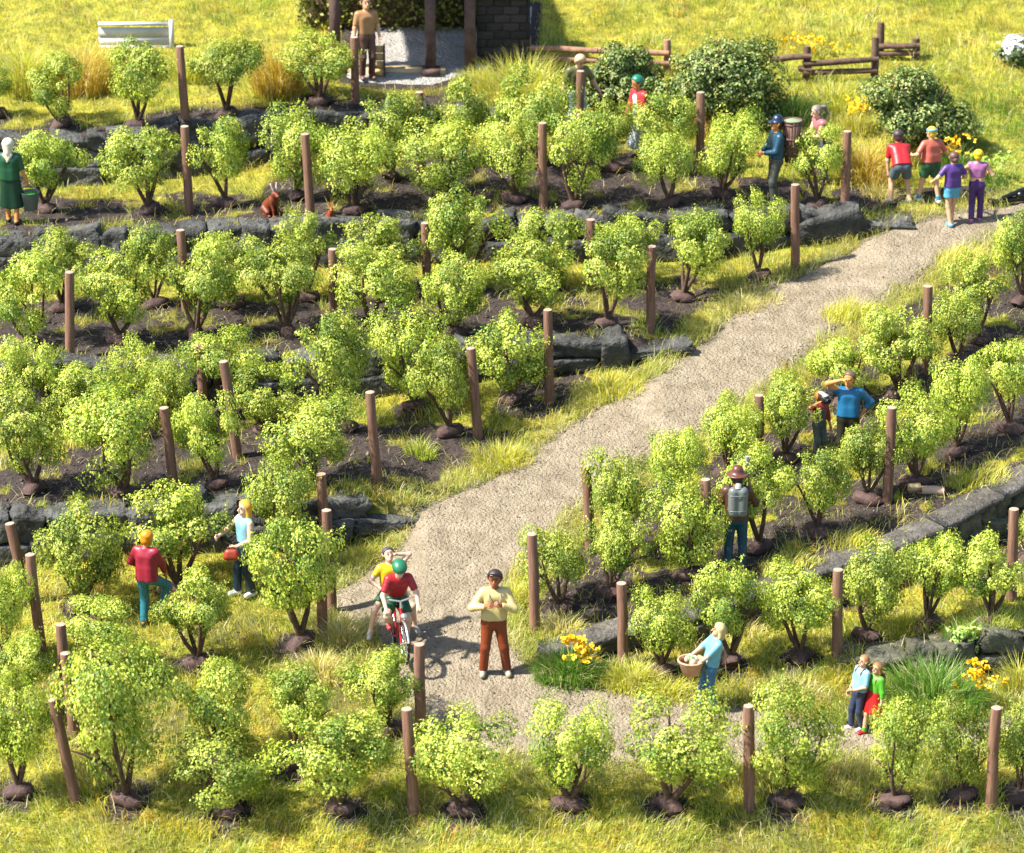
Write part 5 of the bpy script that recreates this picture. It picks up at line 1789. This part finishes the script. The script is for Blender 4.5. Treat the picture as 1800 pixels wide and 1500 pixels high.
# bicycle and its two riders
M_chrome, nt_, n_, l_, b_ = new_mat('bright_metal')
b_.inputs['Base Color'].default_value = (.62, .62, .62, 1); b_.inputs['Metallic'].default_value = .85; b_.inputs['Roughness'].default_value = .3
pb = hit(713, 1187)
YAWB = rad(14)
fwd = A(math.sin(YAWB), -math.cos(YAWB), 0)
bs = 0.98
pb0 = pb - fwd * .52 * bs
tl = math.atan(SL * fwd[1]) * .55
bike = thing('bicycle', 'red bicycle with silver wheels ridden down the path', 'bicycle', np.array([pb0[0], pb0[1], (float(height(pb0[0] - fwd[0] * .5, pb0[1] - fwd[1] * .5)) + pb[2]) / 2 + .02]))
pitch = math.atan2(pb[2] - float(height(pb[0] - fwd[0] * 1.02, pb[1] - fwd[1] * 1.02)), 1.02)
bike.rotation_euler = (Matrix.Rotation(YAWB, 3, 'Z') @ Matrix.Rotation(-pitch, 3, 'X').inverted().to_3x3()).to_euler()
bike.scale = (bs,) * 3
red = paint('#c01f2a', .25); blk = paint('#181614', .5)
for nm, yy in (('front', -.52), ('rear', .50)):
    w = add('wheel', None, bike, (0, yy, .335))
    MB().torus((0, 0, 0), .315, .022, (1, 0, 0), 40, 8).build('tyre', blk, w, smooth=True)
    MB().torus((0, 0, 0), .285, .014, (1, 0, 0), 40, 6).build('rim', M_chrome, w, smooth=True)
    mb = MB()
    for k in range(20):
        th = 2 * math.pi * k / 20
        mb.tube([(.02 * (-1) ** k, .03 * math.cos(th + .5), .03 * math.sin(th + .5)), (0, .28 * math.cos(th), .28 * math.sin(th))], .0045, 4, caps=False)
    mb.tube([(-.05, 0, 0), (.05, 0, 0)], .022, 8)
    o = mb.build('spokes', M_chrome, w)
    mb = MB()
    fe = [(0, .355 * math.cos(a), .355 * math.sin(a)) for a in np.linspace(rad(-10 if nm == 'rear' else 20), rad(150 if nm == 'rear' else 165), 9)]
    mb.tube(fe, .02, 6).build('mudguard', M_chrome, w, smooth=True)
fr = MB()
hd, ss, bb, ra = A(0, -.36, .86), A(0, .16, .80), A(0, .06, .30), A(0, .50, .335)
fr.tube([hd, A(0, -.40, .66)], .026, 8); fr.tube([A(0, -.385, .80), ss], .02, 8); fr.tube([A(0, -.40, .66), bb], .024, 8); fr.tube([ss + A(0, .01, .06), bb], .02, 8)
for sx in (-.05, .05):
    fr.tube([bb + A(sx * .4, 0, 0), ra + A(sx, 0, 0)], .012, 6); fr.tube([ss + A(sx * .3, 0, 0), ra + A(sx, 0, 0)], .012, 6)
    fr.tube([A(sx * .8, -.41, .64), A(sx, -.47, .48), A(sx, -.52, .335)], .015, 6)
fr.build('frame', red, bike, smooth=True)
MB().tube([(-.27, -.27, 1.0), (-.21, -.33, 1.02), (-.08, -.36, .99), (0, -.355, .97), (.08, -.36, .99), (.21, -.33, 1.02), (.27, -.27, 1.0)], .016, 8).tube([(0, -.36, .84), (0, -.355, .98)], .018, 8).build('handlebar', M_chrome, bike, smooth=True)
for sx in (-.26, .26): MB().tube([(sx, -.28, 1.0), (sx * 1.1, -.20, .99)], .021, 8).build('grip', blk, bike)
S = Sdf((-.15, 0, .8), (.15, .4, 1.05), .014); S.cap((0, .08, .92), (0, .22, .93), .03, .06, .03); S.cap((-.04, .24, .93), (.04, .24, .93), .05, None, .03)
add('saddle', S.mesh('saddle', blk), bike)
MB().tube([(0, .16, .80), (0, .19, .92)], .015, 8).build('seat_post', M_chrome, bike)
MB().lathe([(.001, 0), (.05, .01), (.055, .05), (.03, .09), (.001, .10)], 12).build('headlight', M_chrome, bike, (0, -.52, .78), (rad(90), 0, 0), smooth=True)
cr_ = MB(); cr_.torus((.05, .06, .30), .08, .008, (1, 0, 0), 20, 5); cr_.tube([(.07, .06, .30), (.07, .0, .16)], .011, 6); cr_.tube([(-.07, .06, .30), (-.07, .12, .44)], .011, 6); cr_.build('crank', blk, bike)
for sx, yy, zz_ in ((.12, .0, .16), (-.12, .12, .44)): MB().box((sx, yy, zz_), (.09, .08, .025)).build('pedal', blk, bike)
MB().box((0, .55, .72), (.13, .40, .02)).tube([(.06, .66, .71), (.06, .5, .34)], .008, 5).tube([(-.06, .66, .71), (-.06, .5, .34)], .008, 5).build('luggage_rack', M_chrome, bike)

bl = np.array(bike.location)
P12 = person('cyclist in a red shirt, green shorts and green cap riding down the path', (700, 1150), 1.62, 14, dict(pel=(-.16, 0, 1.03), lean=30, lh=(.36, .27, 1.02), rh=(.36, -.27, 1.02), le=(-.5, .7, -.5), re=(-.5, -.7, -.5), lf=(.02, .13, .28), rf=(-.10, -.13, .56), lk=(1, .25, .2), rk=(1, -.35, .3), lc=1.0, rc=1.0, head=(0, 12, 0), ln=(0, 0, -1), rn=(0, 0, -1)),
             'fair', '#b3202b', .8, .1, trousers='#215a3a', leg=.75, hair='#6a4a34', hat=('helmet', '#2a7a56'), shoes='#c8434a', loc=bl)
bl2 = bl - fwd * .02
P13 = person('boy in a yellow shirt riding on the luggage rack behind the cyclist', (690, 1130), 1.50, 14, dict(pel=(-.62, 0, .98), lean=-6, rh=(-.45, -.20, 1.12), re=(-.7, -1, .1), lh=(-.70, .14, 1.66), le=(-.2, 1, .1), rf=(-.40, -.42, .34), lf=(-.40, .40, .36), rk=(1, -.8, .2), lk=(1, .8, .2), rt=(.6, -.3, -.6), lt=(.6, .3, -.6), head=(5, -12, 0)),
             'fair', '#efc51c', .6, .2, trousers='#3f7a52', leg=.6, hair='#4a4658', hstyle='short', shoes='#b9b4ac', loc=bl2)

# 14 man in the cream sweater
P14 = person('man in a cream yellow sweater and rust trousers standing on the path', (868, 1187), 1.76, 4, dict(lh=(.21, .09, 1.25), rh=(.21, -.12, 1.23), le=(-.1, 1, -.75), re=(-.1, -1, -.75), lf=(0, .20, .085), rf=(0, -.16, .085), lc=1.3, rc=1.3, head=(-12, 6, 0), ld=(.35, -.6, .55), rd=(.35, .6, .55), side=2),
             '#a5623f', '#e0c785', 1.93, .42, trousers='#8a3c1d', hair='#3a2a26', shoes='#b9ab98', fat=1.03)
hc, Hf, Hl, Hu = P14['hc'], P14['Hf'], P14['Hl'], P14['Hu']
MB().tube([hc + Hl * .09 + Hu * .07 + Hf * .02, hc + Hl * .05 + Hu * .09 + Hf * .085, hc - Hl * .05 + Hu * .09 + Hf * .085, hc - Hl * .09 + Hu * .07 + Hf * .02], .014, 6).build('sunglasses', paint('#23222a', .2), P14['body'])
nk, ch_ = P14['neck'], P14['chest']
MB().tube([nk + A(-.07, -.03, .0), ch_ + A(-.09, -.15, .05), ch_ + A(-.05, -.20, -.04)], .008, 5).tube([nk + A(.07, -.03, .0), ch_ + A(.09, -.15, .05), ch_ + A(.05, -.20, -.04)], .008, 5).build('neck_strap', paint('#8f8a82'), P14['body'])

# 15 basket woman
P15 = person('fair haired person in light blue shirt and jeans lugging a full basket', (1247, 1250), 1.46, -78, dict(lean=-12, lh=(.36, .13, .94), rh=(.38, -.17, 1.00), le=(-.6, 1, -.5), re=(-.5, -1, -.3), lf=(-.08, .08, .085), rf=(.14, -.10, .085), lc=.9, rc=.9, head=(0, 2, 0)),
             'light', '#7cc0cf', .95, .5, trousers='#3f7fa8', hair='#d8bd86', hstyle='bob', shoes='#26282c')
q = P15['W'](P15['pel'] + A(0, -.36, .02))
kb = thing('basket', 'round tan basket of fruit held against the hips of the person in light blue', 'basket', q - np.array([0, 0, .13]))
M_tan = rough_mat('tan_wicker', (0.42, 0.22, 0.12), (0.60, 0.36, 0.22), 12, .7, .7, 40)
MB().lathe([(.001, 0), (.13, 0), (.19, .20), (.205, .22), (.18, .21), (.17, .17)], 18).build('basket_body', M_tan, kb, smooth=True)
MB().torus((0, 0, .215), .195, .016, (0, 0, 1), 20, 6).build('rim', M_tan, kb, smooth=True)
rng = np.random.RandomState(2)
for k in range(11):
    a = rng.uniform(0, 6.28); r = rng.uniform(0, .13)
    MB().ball((r * math.cos(a), r * math.sin(a), .20 + rng.uniform(0, .05)), .055, 8, 6).build('fruit', paint(('#efe3cf', '#e9c3a0', '#7d9a62', '#e3d9c4')[k % 4], .4), kb, smooth=True)

# 16, 17 schoolchildren
P16 = person('boy in a light blue shirt and navy trousers with a satchel', (1508, 1283), 1.22, -62, dict(lean=-8, lh=(.20, .10, 1.02), le=(-.7, 1, -.4), rh=(.10, -.24, .84), lf=(-.04, .09, .085), rf=(.12, -.09, .085), lk=(1, .1, 0), head=(0, 4, 0), lc=1.1),
             'light', '#8fcbe0', .95, .45, trousers='#39425e', hair='#a0764a', shoes='#eef0f0')
P17 = person('girl in a green sweater and red skirt walking beside the boy', (1534, 1290), 1.16, -50, dict(lh=(.06, .28, .82), rh=(.06, -.26, .84), lf=(-.18, .08, .085), rf=(.20, -.08, .085), lean=-4),
             'light', '#5cb531', 1.9, .25, skirt='#c8201f', hem=.56, hair='#a5713f', hstyle='bob', shoes='#c8202a', socks='#5cb531')


def worn_bag(Pp, name, label, cat, col, back=.16, size=(.12, .07, .17), up=.02, strap=True):
    c = Pp['chest'] - Pp['Tf'] * back + Pp['Tu'] * up
    t = thing(name, label, cat, Pp['W'](c), Pp['yaw']); t.scale = (Pp['sc'],) * 3
    S = Sdf(A(-.3, -.3, -.35), A(.3, .3, .35), .014)
    x, y, z = size
    for sx in (-1, 1):
        S.cap((sx * (x - y), 0, -z + y), (sx * (x - y), 0, z - y), y, None, .05)
    add('pack_body', S.mesh('pack_body', paint(col)), t)
    S = Sdf(A(-.3, -.3, -.35), A(.3, .3, .35), .014)
    S.cap((-(x - y), .03, z * .35), ((x - y), .03, z * .35), y * .8, None, .03)
    add('pack_flap', S.mesh('pack_flap', paint(col)), t)
    for sx in (-1, 1):
        pth = [A(sx * .09, -back + .06, .08), A(sx * .10, -back - .02, .15), A(sx * .10, -back - .115, .06), A(sx * .10, -back - .11, -.09), A(sx * .11, -back + .03, -.14)]
        MB().tube(pth, .015, 6).build('shoulder_strap', paint(col), t, smooth=True)
    return t


worn_bag(P16, 'satchel', 'brown satchel on the back of the boy in light blue', 'satchel', '#8a5a38', .17, (.12, .06, .12), .06)
worn_bag(P17, 'school_backpack', 'crimson backpack worn by the girl in the green sweater', 'backpack', '#8f2438')

# 18 man in the blue sweater, 19 child with a camcorder
P18 = person('man in a blue sweater shading his eyes with his hand', (1488, 822), 1.72, -8, dict(rh=(.17, -.13, 1.63), re=(-.2, -1, -.45), rd=(.1, .9, .3), rn=(0, 0, -1), rc=.15, lh=(-.02, .22, .98), le=(-.35, 1, .15), lf=(0, .13, .085), rf=(0, -.13, .085), head=(-15, 6, 0)),
             'orange', '#1f6f9c', 1.55, .45, trousers='#2c2a1d', hair='#6b543c', shoes='#241d18', fat=1.03)
P19 = person('child in a red sweater and grey dungarees holding up a video camera', (1438, 806), 1.20, 30, dict(rh=(.16, -.16, 1.52), re=(-.1, -1, -.4), rc=.9, lh=(.12, .24, .86), head=(25, -5, 0)),
             'orange', '#b32b3c', 1.9, .2, trousers='#5f6a6a', hair='#b5702a', shoes='#3a2c24')
S = Sdf(P19['pel'] - .4, P19['neck'] + .4, .016)
for sg in (-1, 1): S.cap(P19['pel'] + sg * .04 * P19['Tl'], P19['chest'] + sg * .035 * P19['Tl'], .132, .132, .04)
S.cut(P19['chest'] + P19['Tf'] * .075, -P19['Tf']); S.cut(P19['chest'] + P19['Tu'] * .03, P19['Tu'])
add('bib', S.mesh('bib', paint('#5f6a6a')), P19['body'])
q = hand_pt(P19, 'r', .09)
vc = thing('video_camera', 'small silver and black video camera at the child\'s eye', 'camera', q + np.array([.03, 0, .06]), rad(25))
MB().box((0, 0, 0), (.09, .24, .12)).build('camera_body', paint('#2d2a28', .4), vc)
MB().box((0, -.01, .072), (.085, .22, .022)).build('camera_top', paint('#e6e4de', .3), vc)
MB().lathe([(.001, 0), (.04, 0), (.045, .07), (.035, .075), (.03, .06), (.001, .06)], 14).build('lens', blk, vc, (0, -.12, .0), (rad(90), 0, 0), smooth=True)

# 20 sprayer man
P20 = person('man in a brown jacket and round hat seen from behind', (1292, 1003), 1.74, 182, dict(rh=(.28, -.25, 1.24), re=(-.4, -.5, -1), lh=(.30, .20, 1.14), le=(-.4, .5, -1), lf=(0, .11, .085), rf=(0, -.12, .085), rc=1.2, lc=1.0),
             'orange', '#5a3a2c', 1.93, .75, trousers='#1f4f63', hair='#3a2620', hat=('brim', '#6b4034'), shoes='#2c2018')
c = P20['chest'] - P20['Tf'] * .19 - P20['Tu'] * .27
tk = thing('sprayer_tank', 'grey metal sprayer tank strapped to the brown jacketed man\'s back', 'sprayer', P20['W'](c), P20['yaw'])
S = Sdf((-.28, -.25, -.1), (.28, .25, .6), .013)
for sx in (-1, 1): S.cap((sx * .07, 0, .06), (sx * .07, 0, .40), .085, .085, .06)
S.cut((0, 0, -.0), (0, 0, -1))
add('tank', S.mesh('tank', paint('#777c79', .3)), tk)
MB().lathe([(.001, .06), (.045, .05), (.05, 0), (.06, -.01)], 14).build('tank_lid', paint('#a8aca8', .3), tk, (0, 0, .485), smooth=True)
for z in (.10, .36): 
    MB().tube([(-.158, -.02, z), (-.12, .075, z), (0, .092, z), (.12, .075, z), (.158, -.02, z)], .008, 5).build('band', paint('#7c817e', .3), tk)
for sx in (-1, 1):
    MB().tube([(sx * .11, -.05, .42), (sx * .12, -.14, .47), (sx * .12, -.29, .36), (sx * .12, -.30, .2), (sx * .13, -.1, .06)], .016, 6).build('strap', blk, tk, smooth=True)
q = hand_pt(P20, 'r', .08)
wd = thing('spray_wand', 'brass and grey spray wand raised in the brown jacketed man\'s hand', 'spray wand', q)
MB().tube([(0, 0, -.10), (0, 0, .06)], .024, 8).build('grip', paint('#c46a2c', .5), wd)
MB().tube([(0, 0, .06), (-.03, .0, .22), (-.045, 0, .38)], [.02, .017, .015], 8).build('lance', paint('#b79a72', .4), wd, smooth=True)
MB().tube([(-.045, 0, .38), (-.047, 0, .42), (-.05, 0, .53)], [.02, .034, .03], 9).build('nozzle', paint('#a9aaa6', .4), wd, smooth=True)

# 21 person on the yard
P21 = person('person in brown trousers with a green wristband beside the crate', (645, 140), 1.72, 20, dict(rh=(.05, -.28, .84), lh=(.10, .25, .9)), 'light', '#b98a5e', .8, .3, trousers='#6a4a42', hair='#5a4030', shoes='#7d5d50')
w = P21['J']['r']['wr']
MB().torus(w, .036, .012, (0, 0, 1), 14, 6).build('wristband', paint('#1f8a4a'), P21['body'], smooth=True)

# ------------------------------------------------------------------ the two hares
def hare(label, x, y, H, yaw, ears, cols):
    p = hit(x, y)
    S = Sdf((-.3, -.45, -.05), (.3, .45, .8), .012)
    S.cap((0, .14, .20), (0, .0, .36), .16, .12, .06)        # haunch to chest
    S.cap((0, .0, .36), (0, -.08, .50), .09, .07, .05)       # neck
    S.cap((0, -.08, .53), (0, -.20, .49), .078, .045, .03)   # head and muzzle
    for sx in (-1, 1):
        S.cap((sx * .12, .16, .16), (sx * .13, .02, .10), .085, .06, .03)      # thigh
        S.cap((sx * .13, .16, .035), (sx * .13, -.06, .025), .03, .032, .02)   # hind foot
        S.cap((sx * .065, -.04, .32), (sx * .06, -.10, .16), .045, .03, .03)
        S.cap((sx * .06, -.10, .16), (sx * .06, -.12, .03), .03, .026, .015)
        S.cap((sx * .06, -.12, .02), (sx * .06, -.17, .018), .026, .022, .015)
        S.cap((sx * .035, -.07, .58), (sx * .075, -.03, .76), .022, .03, .02)
    S.ell((0, .31, .12), (.05, .05, .05), .02)
    o = add('hare', S.mesh('hare', paint(cols[0], .5)))
    tag(o, label, 'hare')
    o.location = p; o.rotation_euler = (0, 0, rad(yaw)); o.scale = (H / .78,) * 3
    for sx in (-1, 1):
        S = Sdf((-.3, -.45, .4), (.3, .45, .9), .010)
        S.cap((sx * .037, -.085, .60), (sx * .078, -.045, .755), .017, .024, .01)
        add('inner_ear', S.mesh('inner_ear', paint(ears)), o)
        MB().ball((sx * .066, -.145, .545), .013, 8, 5).build('eye', paint('#1c1410', .2), o)
    MB().ball((0, -.243, .50), (.014, .010, .010), 8, 5).build('nose', paint('#3a1c16', .3), o)
    return o


hare('brown hare sitting upright with tall pale ears under the vines', 480, 380, .66, 40, '#efe3dc', ('#7d3819',))
hare('small reddish hare, the tinier of the two, near a leaning stake', 582, 390, .38, 10, '#c9703c', ('#a34a22',))

# ------------------------------------------------------------------ small things lying about
p = hit(1640, 868)
lg = thing('cut_log', 'cream coloured cut log lying on the soil above the slab wall', 'log', p + np.array([0, 0, .05]), rad(-8))
MB().tube([(-.18, 0, 0), (0, .01, .01), (.18, 0, 0)], [.07, .075, .07], 10, caps=False).build('bark', paint('#d9b79a', .8), lg, smooth=True)
for sx in (-1, 1): MB().tube([(sx * .17, 0, 0), (sx * .184, 0, 0)], .066, 10).build('cut_face', paint('#8a4a34', .8), lg)
p = hit(1607, 862)
cs = thing('broken_stone', 'pale broken stone next to the cream coloured log', 'stone', p)
o = add('chunk', stone_mesh('chunk', 55, paint('#b9a47c', .9), 4, .4), cs, (0, 0, .05)); o.scale = (.22, .16, .12)
o = add('chunk', stone_mesh('chunk', 56, paint('#4a3326', .9), 4, .4), cs, (-.16, .03, .05)); o.scale = (.16, .14, .10)

p = hit(1770, 362)
db = thing('drawbar', 'black metal drawbar lying at the far end of the path', 'metal bar', p + np.array([0, 0, .05]), 0)
bk_ = paint('#121214', .3)
MB().tube([(-.32, -.02, .02), (.1, .05, .06), (.75, .12, .10)], [.05, .055, .055], 10).build('lower_bar', bk_, db, smooth=True)
MB().tube([(-.10, .0, .10), (.25, .08, .22), (.7, .15, .33)], [.04, .05, .05], 10).build('upper_bar', bk_, db, smooth=True)
MB().torus((-.30, -.02, .06), .06, .025, (0, 0, 1), 16, 7).build('ring_eye', bk_, db, smooth=True)
MB().ball((.26, .06, .14), (.10, .09, .09), 12, 8).build('joint', bk_, db, smooth=True)
